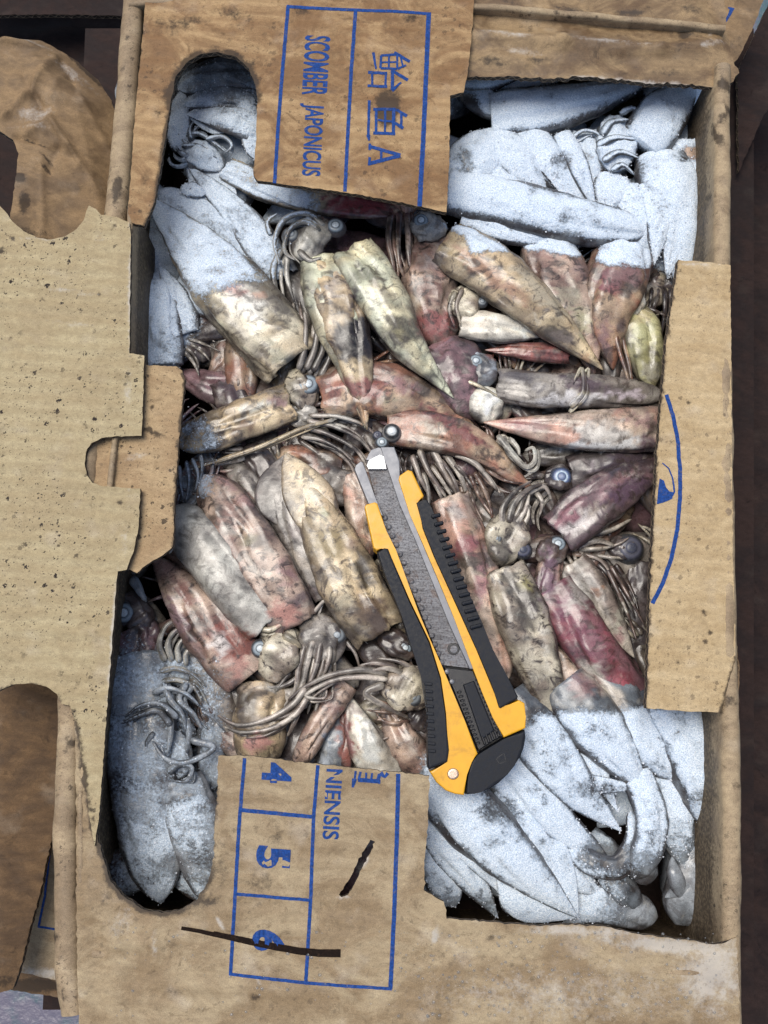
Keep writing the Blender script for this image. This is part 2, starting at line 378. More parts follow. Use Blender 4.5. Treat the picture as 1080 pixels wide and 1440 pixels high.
# lid, upper piece
up_cut = [(203, 318), (216, 288), (226, 236), (239, 150), (247, 108), (262, 88), (282, 76), (306, 73), (332, 80), (350, 96), (359, 118), (362, 140), (360, 200), (356, 244), (362, 254)]
out = [(206, -30), (200, 60), (190, 160), (180, 300), (186, 314)] + up_cut + [(430, 263), (500, 273), (570, 286), (628, 298), (632, 220), (633, 134), (652, 130), (658, 100), (665, 30), (668, -30)]
W_UP = Warp(0.0, 0.0009, 0.00016, 1, creases=[(190, 60, 330, 45, 0.0006, 10), (195, 100, 250, 108, 0.0006, 9), (210, 20, 380, 15, -0.0005, 9)])
sheet('lid', out, W_UP, M_LID, BOX, dirty=[(up_cut[3:12], 8, .95), (up_cut[:4], 5, 0.8), ([(356, 140), (356, 244)], 4, 0.5)], rag=0.8,
      stains=[(255, 32, 60, 14, 0, 0.55), (230, 45, 40, 8, 0, 0.45), (330, 20, 40, 14, 10, 0.5), (235, 135, 12, 16, 0, 0.75), (222, 160, 10, 10, 0, .5),
              (545, 153, 15, 23, 5, 1.7), (547, 140, 24, 18, 0, 0.7), (424, 14, 14, 8, 0, .7), (578, 26, 14, 7, 0, .75), (586, 168, 7, 9, 0, .7), (535, 175, 15, 8, 60, .4),
              (400, 235, 12, 4, -40, .5), (363, 70, 5, 4, 0, 0.9), (355, 88, 6, 4, 0, .9), (545, 30, 40, 30, 90, 0.33), (500, 30, 40, 20, 0, 0.35), (420, 60, 20, 30, 0, 0.33), (640, 170, 12, 50, 0, .35), (205, 250, 8, 40, 10, .4)])
lid = BOX.children[-1] if BOX.children else None
LID_UP = [o for o in COL.objects if o.name.startswith('lid')][0]
fr = [strip([(405, 9), (398, 90), (391, 180), (386, 258)], 5), strip([(500, 14), (494, 100), (489, 190), (485, 270)], 5), strip([(603, 18), (599, 110), (595, 200), (590, 290)], 6.5),
      strip([(403, 9), (500, 14), (606, 20)], 4.5)]
decal('printed_frame', fr, W_UP, M_BLUE, LID_UP)
# right, up in picture: reading runs downwards, letters' tops point to the right
for ch_ in (('SCOMBER', (429, 49), (-0.06, 1.0), (1, 0.06), 36, 84, 0.022), ('JAPONICUS', (422, 145), (-0.055, 1.0), (1, 0.06), 34, 101, 0.022)):
    decal('printed_text', [text_poly(*ch_)], W_UP, M_BLUE, LID_UP)
def zz(l): return [(505 + x / 7.58, 60 + y / 7.58) for x, y in l]
gl = [strip(zz([(150, 110), (180, 290)]), 4, 2.5), strip(zz([(235, 140), (228, 280)]), 3.4), strip(zz([(235, 140), (400, 132)]), 3), strip(zz([(228, 215), (400, 208)]), 2.6),
      strip(zz([(228, 280), (405, 288)]), 3), strip(zz([(318, 135), (315, 285)]), 2.8), strip(zz([(405, 130), (405, 285)]), 3), strip(zz([(375, 110), (540, 205)]), 3.4, 4.4),
      strip(zz([(440, 140), (470, 270)]), 2.6), strip(zz([(410, 290), (500, 245)]), 2.8),
      strip(zz([(95, 322), (300, 330)]), 3.6), strip(zz([(140, 325), (140, 465)]), 3.2), strip(zz([(285, 330), (280, 465)]), 3.2), strip(zz([(90, 468), (300, 476)]), 3.6),
      strip(zz([(355, 300), (355, 510)]), 4.6), strip(zz([(365, 310), (520, 400)]), 3.6, 5), strip(zz([(350, 515), (450, 430)]), 4.6, 2.4),
      strip(zz([(108, 620), (98, 1000)]), 3.8), strip(zz([(98, 985), (105, 1045)]), 6, 2.4), strip(zz([(150, 712), (390, 712)]), 3.6), strip(zz([(182, 720), (180, 955)]), 3.8), strip(zz([(150, 962), (385, 972)]), 4.4),
      strip(zz([(278, 720), (275, 960)]), 3), strip(zz([(200, 830), (370, 850)]), 2.8), strip(zz([(370, 720), (365, 990)]), 4.6), strip(zz([(395, 715), (510, 785)]), 3.4, 5), strip(zz([(450, 750), (450, 910)]), 3.6), strip(zz([(380, 860), (470, 915)]), 4, 4.4),
      strip(zz([(115, 1105), (440, 1205)]), 4.6, 5), strip(zz([(110, 1290), (440, 1212)]), 5), strip(zz([(235, 1140), (235, 1255)]), 3.4), strip(zz([(115, 1075), (112, 1145)]), 3.6), strip(zz([(112, 1225), (105, 1310)]), 3.6)]
decal('printed_characters', gl, W_UP, M_BLUE, LID_UP, lift=0.00022)

# lid, wet crumpled piece top right
W_UPR = Warp(-0.0045, 0.0016, 0.00022, 3, creases=[(665, 47, 790, 58, 0.003, 9), (790, 58, 930, 68, 0.003, 8), (930, 68, 1010, 58, 0.0022, 7), (690, 30, 960, 40, -0.002, 10), (690, 74, 740, 88, 0.0015, 6), (760, 14, 860, 22, 0.0012, 6), (850, 85, 890, 84, -0.0012, 6), (1000, 0, 1035, 60, -0.003, 12)],
             tilt=lambda x, y: -0.00004 * np.clip(y - 70, 0, 60) - 0.00003 * np.clip(40 - y, 0, 100), per=30)
sheet('lid', [(655, -30), (655, 106), (720, 104), (770, 108), (830, 106), (890, 112), (950, 115), (1000, 119), (1022, 117), (1033, 112), (1041, 100), (1032, 84), (1026, 40), (1018, -30)], W_UPR, M_LIDR, BOX, jit=1.0,
      stains=[(700, 12, 40, 10, 0, .6), (805, 14, 30, 6, 10, .8), (885, 17, 25, 6, 0, .8), (963, 45, 12, 12, 0, .8), (975, 12, 18, 10, 0, .7), (690, 85, 35, 7, 10, .7), (760, 84, 20, 6, 0, .8), (870, 85, 18, 6, 0, .55), (930, 100, 40, 8, 0, .55), (830, 50, 60, 5, 0, .3)],
      pales=[(710, 50, 40, 4, 3, 0.9), (860, 60, 70, 5, 5, 0.6), (1000, 62, 22, 4, -8, .8), (890, 112, 130, 3, 4, 0.8), (735, 72, 30, 5, 8, .6), (1003, 40, 14, 3, -55, .8)])
# lid, lower piece
lo_top = [(312, 1062), (360, 1064), (410, 1070), (500, 1080), (560, 1086), (604, 1091)]
lo_cut = [(307, 1063), (306, 1110), (302, 1160), (301, 1205), (293, 1240), (276, 1267), (250, 1281), (228, 1284), (200, 1279), (175, 1262), (155, 1240)]
lo_torn = [(155, 1240), (143, 1200), (131, 1160), (122, 1110), (116, 1060), (109, 1020), (103, 1000)]
out = lo_top + [(602, 1150), (598, 1200), (596, 1252), (612, 1262), (624, 1268), (628, 1292), (690, 1297), (760, 1303), (790, 1300), (850, 1303), (900, 1314), (960, 1321), (1000, 1328), (1020, 1326), (1036, 1318), (1040, 1400), (1040, 1475), (112, 1475), (108, 1380), (106, 1200), (106, 1080)] + lo_torn[::-1][:] + lo_cut[::-1][1:]
slit = [(521, 1181), (528, 1184), (521, 1200), (512, 1214), (506, 1226), (500, 1240), (490, 1258), (480, 1262), (479, 1254), (489, 1240), (497, 1226), (503, 1212), (512, 1196)]
W_LO = Warp(0.0, 0.0013, 0.00013, 5, creases=[(120, 1270, 170, 1330, 0.0011, 9), (170, 1290, 190, 1380, -0.0009, 10), (215, 1300, 222, 1350, 0.0009, 5), (160, 1330, 260, 1320, 0.0009, 7), (300, 1285, 315, 1310, .0006, 4), (612, 1300, 600, 1330, 0.0008, 4), (640, 1310, 1030, 1345, -0.0004, 18), (130, 1300, 140, 1440, -.0015, 14), (230, 1380, 420, 1400, .0008, 12)],
            tilt=lambda x, y: -0.00005 * np.clip(125 - x, 0, 60))
sheet('lid', out, W_LO, M_BOT, BOX, holes=[slit], dirty=[(lo_cut[3:], 7, .9), (lo_torn, 6, 1.1), ([(306, 1110), (301, 1205)], 4, .6)], jit=0.7,
      stains=[(400, 1100, 26, 20, 0, .33), (395, 1170, 30, 35, 20, .36), (365, 1240, 26, 20, 0, .45), (310, 1225, 14, 30, 10, .5), (290, 1270, 30, 14, -30, .6), (430, 1370, 60, 20, 0, .25), (250, 1395, 30, 10, 0, .4), (358, 1402, 10, 7, 0, .8), (520, 1090, 50, 7, 6, .3), (690, 1320, 8, 5, 0, .7), (673, 1322, 12, 20, 10, .35), (455, 1165, 7, 14, 0, .4), (582, 1140, 6, 14, 0, .4),
              (200, 1400, 60, 20, 0, .3), (240, 1330, 50, 12, 0, .3), (148, 1260, 20, 20, 0, .45), (620, 1340, 40, 30, 0, .28)],
      pales=[(1000, 1370, 50, 60, 0, .85), (940, 1330, 110, 12, 5, .9), (820, 1310, 90, 9, 2, .8), (800, 1400, 240, 50, 0, .42), (612, 1315, 5, 16, 15, .9), (170, 1300, 20, 30, 30, .45), (218, 1325, 4, 24, 0, .7), (510, 1213, 14, 6, -50, .9), (483, 1262, 9, 4, 0, .9), (310, 1298, 3, 14, -30, .9), (365, 1378, 3, 9, -30, .9)])
LID_LO = [o for o in COL.objects if o.name.startswith('lid') and o.type == 'MESH'][-1]
fr = [strip([(344, 1066), (337, 1150), (331, 1250), (324, 1372)], 5), strip([(447, 1076), (441, 1150), (437, 1260), (430, 1384)], 5), strip([(560, 1088), (558, 1180), (554, 1290), (549, 1391)], 6),
      strip([(340, 1139), (443, 1149)], 5.5), strip([(330, 1257), (437, 1266)], 4.5), strip([(322, 1370), (430, 1382), (551, 1391)], 4.5)]
decal('printed_frame', fr, W_LO, M_BLUE, LID_LO)
for ch_ in (('4', (369, 1071), (-0.05, 1), (1, 0.07), 42, 29, 0.045), ('5', (361, 1188), (-0.05, 1), (1, 0.07), 48, 32, 0.045), ('6', (355, 1306), (-0.05, 1), (1, 0.07), 46, 30, 0.045), ('NIENSIS', (459, 1081), (-0.06, 1), (1, 0.06), 23, 99, 0.02)):
    decal('printed_text', [text_poly(*ch_)], W_LO, M_BLUE, LID_LO)
def zy(l): return [(330 + x / 4.32, 1050 + y / 4.32) for x, y in l]
gl = [strip(zy([(735, 148), (728, 205)]), 3), strip(zy([(728, 195), (716, 248)]), 7, 3), strip(zy([(765, 152), (752, 205)]), 3.4), strip(zy([(750, 200), (885, 212)]), 6), strip(zy([(800, 158), (795, 205)]), 3), strip(zy([(835, 160), (830, 205)]), 3), strip(zy([(880, 165), (868, 212)]), 5), strip(zy([(885, 158), (908, 185)]), 7, 3), strip(zy([(930, 160), (908, 188)]), 5, 3)]
decal('printed_characters', gl, W_LO, M_BLUE, LID_LO, lift=0.00022)
decal('pen_stroke', [strip([(255, 1305), (280, 1309), (310, 1316)], 5, 7), strip([(300, 1313), (340, 1322), (385, 1331), (420, 1337), (450, 1340), (479, 1340)], 8, 11)], W_LO, M_MARK, LID_LO, lift=0.0003)

# big pale flap on the left
notch1 = [(-30, 262), (0, 290), (7, 297), (17, 311), (33, 325), (52, 334), (72, 337), (92, 332), (108, 322), (117, 310), (121, 298), (125, 289)]
notch2 = [(86, 990), (80, 976), (66, 966), (45, 961), (22, 962), (5, 968), (-30, 985)]
out = notch1 + [(135, 294), (142, 302), (165, 305), (182, 313), (184, 330), (183, 400), (182, 497), (203, 500), (201, 560), (199, 613), (160, 614), (143, 616), (129, 623), (121, 636), (119, 652), (122, 668), (130, 679), (145, 684), (197, 687), (195, 740), (188, 775), (178, 801), (165, 803), (160, 880), (153, 960), (146, 1060), (139, 1150), (133, 1190), (126, 1150), (117, 1080), (108, 1020), (98, 992)] + notch2
W_L = Warp(0.0015, 0.0009, 0.00014, 11, creases=[(10, 390, 180, 425, 0.0005, 6), (60, 440, 184, 455, -0.0004, 8), (130, 500, 195, 502, 0.0004, 5), (165, 330, 162, 497, .0004, 4), (130, 802, 170, 803, -0.0008, 5), (20, 880, 150, 890, 0.0005, 9), (140, 520, 196, 690, .0002, 6)], per=27)
sheet('lid_flap', out, W_L, M_LEFT, BOX, jit=0.38, dirty=[(notch2, 4, .5), (lo_torn[2:], 4, .9)],
      stains=[(50, 337 + 15, 4, 4, 0, .3), (16, 335, 5, 4, 0, 1), (3, 352, 5, 5, 0, 1), (160, 320, 4, 4, 0, 1), (64, 423, 6, 3, 20, 1), (138, 415, 4, 4, 0, 1), (14, 478, 4, 4, 0, 1), (177, 530, 5, 3, 0, .9), (165, 605, 8, 4, 0, .9), (122, 600, 7, 4, 30, .9), (168, 705, 7, 4, 0, .9), (60, 560, 30, 4, 0, .2), (70, 450, 40, 20, 0, .25), (105, 540, 30, 10, 0, .22)],
      pales=[(182, 400, 2.5, 100, 0, .9), (181, 660, 6, 60, 0, .35), (180, 545, 8, 30, 0, .5), (100, 410, 60, 4, 8, .5), (100, 455, 50, 5, 6, .4), (140, 335, 20, 12, 0, .3), (158, 900, 3, 100, 4, .9), (60, 335, 60, 6, 0, .4), (175, 760, 8, 30, 0, .4)])
# locking tab below the flap
W_T = Warp(-0.0032, 0.0009, 0.0001, 13, creases=[(160, 635, 245, 632, .0005, 6), (170, 660, 240, 655, -.0005, 6)])
sheet('tab', [(131, 560), (195, 512), (248, 515), (256, 521), (260, 533), (256, 575), (250, 640), (246, 700), (243, 768), (230, 780), (205, 795), (193, 806), (160, 790), (131, 750)], W_T, M_TAB, BOX,
      dirty=[([(250, 515), (260, 533), (250, 640), (243, 768)], 3.5, .8)], stains=[(208, 605, 8, 4, 0, 1), (223, 612, 11, 4, 10, 1), (214, 572, 3, 8, 5, .9), (220, 540, 5, 3, 0, .8), (146, 650, 18, 30, 0, .3)], pales=[(190, 642, 18, 5, -10, .7)])
# narrow flap on the right with the blue arc
W_R = Warp(-0.001, 0.0010, 0.0001, 17, creases=[(940, 470, 1025, 480, .0003, 8), (920, 640, 1028, 650, -.0004, 10)], tilt=lambda x, y: 0.000015 * (1030 - x), per=22)
sheet('side_flap', [(953, 366), (990, 369), (1027, 373), (1028, 450), (1029, 600), (1030, 760), (1033, 860), (1035, 925), (1025, 960), (1013, 1002), (960, 1000), (908, 996), (910, 920), (912, 850), (918, 720), (926, 600), (936, 480), (945, 420)], W_R, M_RIGHT, BOX, th=0.005,
      dirty=[([(953, 366), (936, 480), (918, 720), (908, 996)], 3, .6), ([(1035, 925), (1013, 1002)], 4, .9)], stains=[(967, 569, 4, 3, 0, 1), (940, 731, 14, 3, 0, .6), (955, 848, 5, 5, 0, .8), (990, 862, 5, 5, 0, .9), (996, 889, 4, 4, 0, 1), (955, 930, 12, 4, 0, .8), (956, 956, 4, 4, 0, 1), (990, 903, 5, 4, 0, .8), (952, 502, 3, 14, 0, .4)],
      pales=[(985, 372, 40, 3, 0, .6), (950, 760, 25, 60, 0, .25)])
SIDE = [o for o in COL.objects if o.name.startswith('side_flap')][-1]
decal('printed_arc', [strip([(936, 556), (945, 585), (952, 620), (955, 660), (955, 700), (951, 745), (943, 785), (931, 820), (916, 849)], 5.5, 6), strip([(930, 652), (939, 660), (944, 672), (946, 684), (947, 692), (944, 698)], 1.6, 2.6)], W_R, M_BLUE, SIDE, lift=0.0002)
blob = [(926, 674), (932, 677), (935, 686), (940, 692), (945, 693), (944, 702), (938, 705), (930, 708), (922, 710), (924, 690)]
decal('printed_emblem', [(blob, [list(range(len(blob)))])], W_R, M_BLUE, SIDE, lift=0.00025)

# walls of the box: double-folded rim rolls over at the top, the side drops into the dark
def wall(path, out_dir, r, drop, mat, name='side_wall', seed=0, inner=0.0):
    """path in photo px at rim level; profile = rolled rim (radius r) with an inner and an outer face"""
    p = np.array(densify(path, 9, 0, 0, closed=False)); c = P(p[:, 0], p[:, 1], -r); n = len(c)
    t = np.gradient(c, axis=0); t[:, 2] = 0; t /= np.linalg.norm(t, axis=1)[:, None]
    s = np.stack([t[:, 1], -t[:, 0], np.zeros(n)], 1) * out_dir
    prof = [(r * 0.95 + inner * 0.4, -drop), (r * 1.0 + inner * .2, -drop * 0.5), (r, -.032), (r, -.022), (r, -.015), (r, -r)] + [(r * math.cos(a), r * 0.8 * math.sin(a)) for a in np.linspace(0, math.pi, 9)] + [(-r, -r), (-r, -.015), (-r, -.022), (-r, -.032), (-r, -drop * 0.5), (-r, -drop)]
    prof = [(-a if False else a, b) for a, b in prof]
    V = []; k = len(prof)
    for i in range(n):
        for (a, b) in prof: V.append(c[i] - s[i] * a * 1.0 + np.array([0, 0, b]))
    V = np.array(V)
    V += (np.stack([vn(V, 60, seed), vn(V, 60, seed + 1), vn(V, 60, seed + 2)], 1) - 0.5) * 0.0013 + (np.stack([vn(V, 260, seed), vn(V, 260, seed + 1), vn(V, 260, seed + 2)], 1) - 0.5) * 0.0004
    Fc = [[i * k + j, i * k + j + 1, (i + 1) * k + j + 1, (i + 1) * k + j] for i in range(n - 1) for j in range(k - 1)]
    fx = np.zeros((len(V), 3)); fx[:, 0] = np.maximum(0.8 * sst(0.62, 0.8, fbm(V, 90, seed + 3)), 0.62 * sst(-0.005, -0.016, V[:, 2] + 0.012 * (fbm(V, 70, seed + 5) - .5)))   # meltwater stain below the rim, darkened with painted shade of the box
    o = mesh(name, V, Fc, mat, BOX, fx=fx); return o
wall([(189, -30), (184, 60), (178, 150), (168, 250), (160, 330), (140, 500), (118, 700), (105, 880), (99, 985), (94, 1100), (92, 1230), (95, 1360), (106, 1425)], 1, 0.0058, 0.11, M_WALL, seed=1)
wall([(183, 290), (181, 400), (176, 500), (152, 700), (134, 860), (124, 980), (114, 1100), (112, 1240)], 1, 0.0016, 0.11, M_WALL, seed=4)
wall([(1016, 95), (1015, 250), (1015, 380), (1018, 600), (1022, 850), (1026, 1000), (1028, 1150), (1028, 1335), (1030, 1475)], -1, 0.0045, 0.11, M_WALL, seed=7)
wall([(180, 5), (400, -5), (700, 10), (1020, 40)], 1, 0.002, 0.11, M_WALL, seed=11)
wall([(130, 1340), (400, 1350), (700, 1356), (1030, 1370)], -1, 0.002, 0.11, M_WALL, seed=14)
# crumpled dark corner of the right wall under the flap
W_C = Warp(-0.006, 0.0035, 0.0, 23)
sheet('wall_corner', [(1006, 985), (1028, 925), (1036, 905), (1042, 940), (1040, 1000), (1020, 1015)], W_C, M_NEAR, BOX, stains=[(1028, 960, 12, 50, 15, .7)], step=5)
fl = P(np.array([120, 1060, 1060, 60]), np.array([40, 40, 1420, 1420]), -0.10)
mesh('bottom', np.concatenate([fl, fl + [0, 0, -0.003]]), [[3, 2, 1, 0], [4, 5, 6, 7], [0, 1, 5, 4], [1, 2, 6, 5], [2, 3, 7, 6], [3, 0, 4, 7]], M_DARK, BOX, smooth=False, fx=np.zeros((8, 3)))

# ------------------------------------------------------------------ neighbours
B1 = thing('crushed_box', 'wet crushed kraft box with one corner bulging round, left of the open squid box', 'box', P(60, 200, -0.06))
def bulge(x, y):
    s = np.maximum.reduce([np.zeros_like(x), (x - 92) * 1.0, (118 - y) * .55 + (x - 80) * .75, (52 - y) * 1.5, (x - 40) * .35 + (y - 230) * .12])
    return -0.004 - 0.00034 * s
W_B1 = Warp(-0.012, 0.0022, 0.0003, 31, tilt=bulge, sharp=True, creases=[(0, 162, 42, 120, .004, 5), (42, 120, 72, 62, .0035, 6), (42, 120, 66, 160, -.004, 5), (66, 160, 105, 215, .0035, 5), (66, 160, 30, 186, .003, 4), (72, 62, 100, 110, -.003, 5), (100, 110, 150, 200, .0025, 5), (60, 150, 130, 250, .0025, 4), (75, 195, 62, 232, -.003, 3), (20, 186, 75, 200, -.003, 3), (0, 50, 72, 62, .0035, 4), (85, 80, 68, 130, .002, 3), (28, 96, 52, 150, -.002, 4), (55, 215, 52, 330, .0015, 4)])
sheet('top_panel', [(-30, 26), (20, 33), (60, 42), (95, 56), (122, 78), (142, 108), (153, 150), (158, 210), (160, 300), (150, 345), (100, 350), (10, 350), (10, 300), (18, 250), (22, 210), (14, 190), (-6, 178), (-30, 172)], W_B1, M_NEAR, B1, th=0.004, step=3.6,
      stains=[(10, 31, 90, 5, 8, .9), (110, 72, 50, 5, 40, .8), (60, 215, 14, 3, 45, .9), (45, 194, 30, 2.5, 20, .8), (36, 320, 40, 16, 0, .5), (25, 245, 12, 8, 0, .9), (30, 280, 10, 20, 0, .7), (60, 230, 12, 4, 50, .8), (15, 47, 20, 4, 0, .8)], pales=[(95, 85, 40, 10, 35, .5), (40, 152, 26, 12, -20, .5), (55, 155, 20, 10, -30, .55), (35, 50, 35, 4, 5, .6), (45, 172, 40, 6, 0, .4)])
sheet('side_panel', [(-30, 160), (30, 170), (30, 350), (-30, 350)], Warp(-0.075, 0.002, 0, 35), M_DARK, B1, step=12)
B2 = thing('ribbed_box', 'dark brown ribbed cardboard box lying tilted at the lower left corner', 'box', P(30, 1200, -0.1))
W_B2 = Warp(-0.034, 0.001, 0.0005, 37, tilt=lambda x, y: -0.00012 * np.clip(x, 0, 120), per=11)
sheet('panel', [(-30, 955), (98, 955), (92, 1010), (82, 1130), (66, 1180), (50, 1260), (42, 1290), (24, 1370), (16, 1392), (-30, 1402)], W_B2, M_BROWN, B2, th=0.004, stains=[(85, 1010, 10, 60, 5, .6), (20, 1200, 40, 3, -10, .5), (0, 1380, 30, 10, 0, .7)])
B3 = thing('printed_box', 'tan box with a blue printed line, under the brown ribbed box at lower left', 'box', P(50, 1300, -0.12))
W_B3 = Warp(-0.062, 0.0012, 0.0001, 41, tilt=lambda x, y: 0)
p3 = sheet('panel', [(-30, 1080), (120, 1080), (120, 1384), (78, 1378), (25, 1366), (-30, 1372)], W_B3, M_BOT, B3, th=0.004, stains=[(40, 1200, 24, 70, 0, .25)], pales=[(60, 1368, 60, 8, 5, .8)])
decal('printed_line', [strip([(80, 1110), (72, 1180), (63, 1260), (54, 1303)], 3.2), strip([(53, 1303), (80, 1307), (100, 1309)], 3.2)], W_B3, M_BLUE, p3)
sheet('lower_panel', [(-30, 1372), (30, 1366), (120, 1384), (120, 1408), (40, 1396), (-30, 1384)], Warp(-0.085, .001, 0, 43), M_BROWN, B3, th=0.05, stains=[(50, 1385, 90, 12, 0, .9)], step=9)
B4 = thing('shaded_box', 'dark brown box in shade along the right edge, shade painted into its colour', 'box', P(1080, 700, -0.2))
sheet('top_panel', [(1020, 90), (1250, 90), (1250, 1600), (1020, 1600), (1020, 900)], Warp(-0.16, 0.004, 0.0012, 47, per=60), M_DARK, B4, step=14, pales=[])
B5 = thing('taped_box', 'reddish brown box with blue print behind the top right corner', 'box', P(1060, 40, -0.1))
W_B5 = Warp(-0.045, 0.003, 0.0003, 51)
p5 = sheet('top_panel', [(990, -40), (1085, -40), (1074, 0), (1058, 42), (1040, 78), (1025, 100), (985, 110)], W_B5, M_NEAR, B5, stains=[(1040, 60, 20, 30, 20, .4), (1060, 10, 10, 20, 0, .3)], pales=[(1074, 12, 3, 30, 22, .8), (1008, 38, 3, 12, 35, .6)], step=6)
decal('printed_mark', [strip([(1031, 9), (1026, 20), (1021, 29)], 6, 3), strip([(1025, 9), (1034, 10)], 2.5)], W_B5, M_BLUE, p5)
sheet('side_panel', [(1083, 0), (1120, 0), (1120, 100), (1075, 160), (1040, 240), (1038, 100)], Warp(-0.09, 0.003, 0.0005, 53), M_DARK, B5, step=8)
B6 = thing('shadowed_box', 'box with its shade painted in nearly black, in the gap above the crushed box, top left', 'box', P(80, 20, -0.2))
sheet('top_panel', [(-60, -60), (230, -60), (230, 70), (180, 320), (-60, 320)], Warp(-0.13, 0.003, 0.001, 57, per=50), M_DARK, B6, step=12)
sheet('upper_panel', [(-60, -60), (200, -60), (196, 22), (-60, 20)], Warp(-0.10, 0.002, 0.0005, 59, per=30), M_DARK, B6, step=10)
k = NB('wet_ground'); g = k.mix(k.ramp(k.noise(60, 6, 0.6), 0.4, 0.62), (0.10, 0.115, 0.15), (0.05, 0.11, 0.12))
g = k.mix(k.ramp(k.noise(25, 5, 0.6), 0.45, 0.6), g, (0.13, 0.12, 0.16))
M_GR = k.fin(g, 0.35, nrm=k.bump(k.noise(90, 6), 0.002))
g = 3.0
tag(mesh('ground', [(-g, -g, -0.30), (g, -g, -0.30), (g, g, -0.30), (-g, g, -0.30)], [[0, 1, 2, 3]], M_GR, smooth=False), kind='structure')

for o_, lb_ in zip([o for o in COL.objects if o.name.split('.')[0] == 'lid'], ('upper lid piece with a round-ended slot, printed SCOMBER JAPONICUS', 'wet wrinkled upper right piece of the lid', 'worn lower lid piece printed with 4, 5 and 6')): o_['label'] = lb_
# ------------------------------------------------------------------ squid
def LV(l): return -0.066 + 0.0068 * np.asarray(l, float)
def A(*pts): return [tuple(p) for p in pts]
STY = {  # base, second colour, dirt, chromatophores
 'cream': ((.64, .53, .35), (.46, .36, .23), .6, .12), 'creamw': ((.70, .65, .50), (.55, .47, .33), .5, .08), 'green': ((.58, .61, .47), (.62, .58, .40), .5, .1),
 'grey': ((.34, .32, .29), (.21, .19, .17), .5, .5), 'palegrey': ((.50, .50, .46), (.38, .37, .34), .3, .35), 'pinkgrey': ((.46, .35, .28), (.26, .165, .14), .7, .6),
 'red': ((.34, .12, .095), (.20, .075, .07), .5, .6), 'pink': ((.54, .33, .26), (.60, .49, .40), .45, .4), 'purple': ((.21, .125, .14), (.12, .085, .095), .6, .6),
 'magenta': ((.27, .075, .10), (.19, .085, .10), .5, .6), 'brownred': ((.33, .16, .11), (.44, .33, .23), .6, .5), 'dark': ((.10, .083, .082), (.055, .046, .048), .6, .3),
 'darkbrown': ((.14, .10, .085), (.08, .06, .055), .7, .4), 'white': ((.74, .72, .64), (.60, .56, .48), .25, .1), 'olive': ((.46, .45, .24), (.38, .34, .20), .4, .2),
 'peach': ((.47, .30, .20), (.50, .42, .29), .45, .2), 'blue': ((.36, .41, .47), (.27, .31, .36), .25, .35), 'mottle': ((.56, .52, .41), (.25, .21, .17), .8, .3), 'tan': ((.56, .52, .46), (.27, .225, .20), .45, .25), 'ice': ((.12, .145, .175), (.20, .235, .27), .3, .3)}
FROST = [  # polygon, strength, softness px
 ([(625, 80), (1040, 80), (1040, 420), (950, 400), (928, 378), (860, 374), (765, 352), (663, 358), (652, 330), (622, 322), (628, 298)], .92, 13),
 ([(590, 1062), (745, 1012), (752, 1000), (905, 992), (1040, 990), (1040, 1345), (580, 1345)], .84, 24),
 ([(160, 60), (372, 60), (372, 246), (452, 262), (448, 300), (405, 330), (398, 395), (335, 405), (300, 420), (285, 455), (250, 520), (180, 530)], 0.78, 30),
 ([(365, 240), (451, 258), (449, 320), (380, 300)], 0.62, 4),
 ([(235, 560), (300, 590), (318, 620), (300, 700), (225, 720)], 0.56, 26),
 ([(130, 890), (235, 890), (320, 930), (330, 1060), (310, 1300), (130, 1300)], 0.54, 60),
 ([(150, 1120), (310, 1090), (310, 1300), (150, 1300)], 0.66, 60)]
THAW = [((950, 1270), 90, 75, .75), ((655, 1278), 60, 26, .4), ((850, 1205), 40, 22, .5), ((700, 1140), 30, 22, .35), ((320, 105), 60, 34, .4), ((790, 225), 20, 16, .4), ((800, 305), 18, 10, 0.2), ((655, 150), 20, 22, .75), ((655, 225), 12, 25, .4), ((975, 215), 22, 12, .6), ((255, 1215), 30, 20, .3), ((830, 1110), 60, 14, .2)]
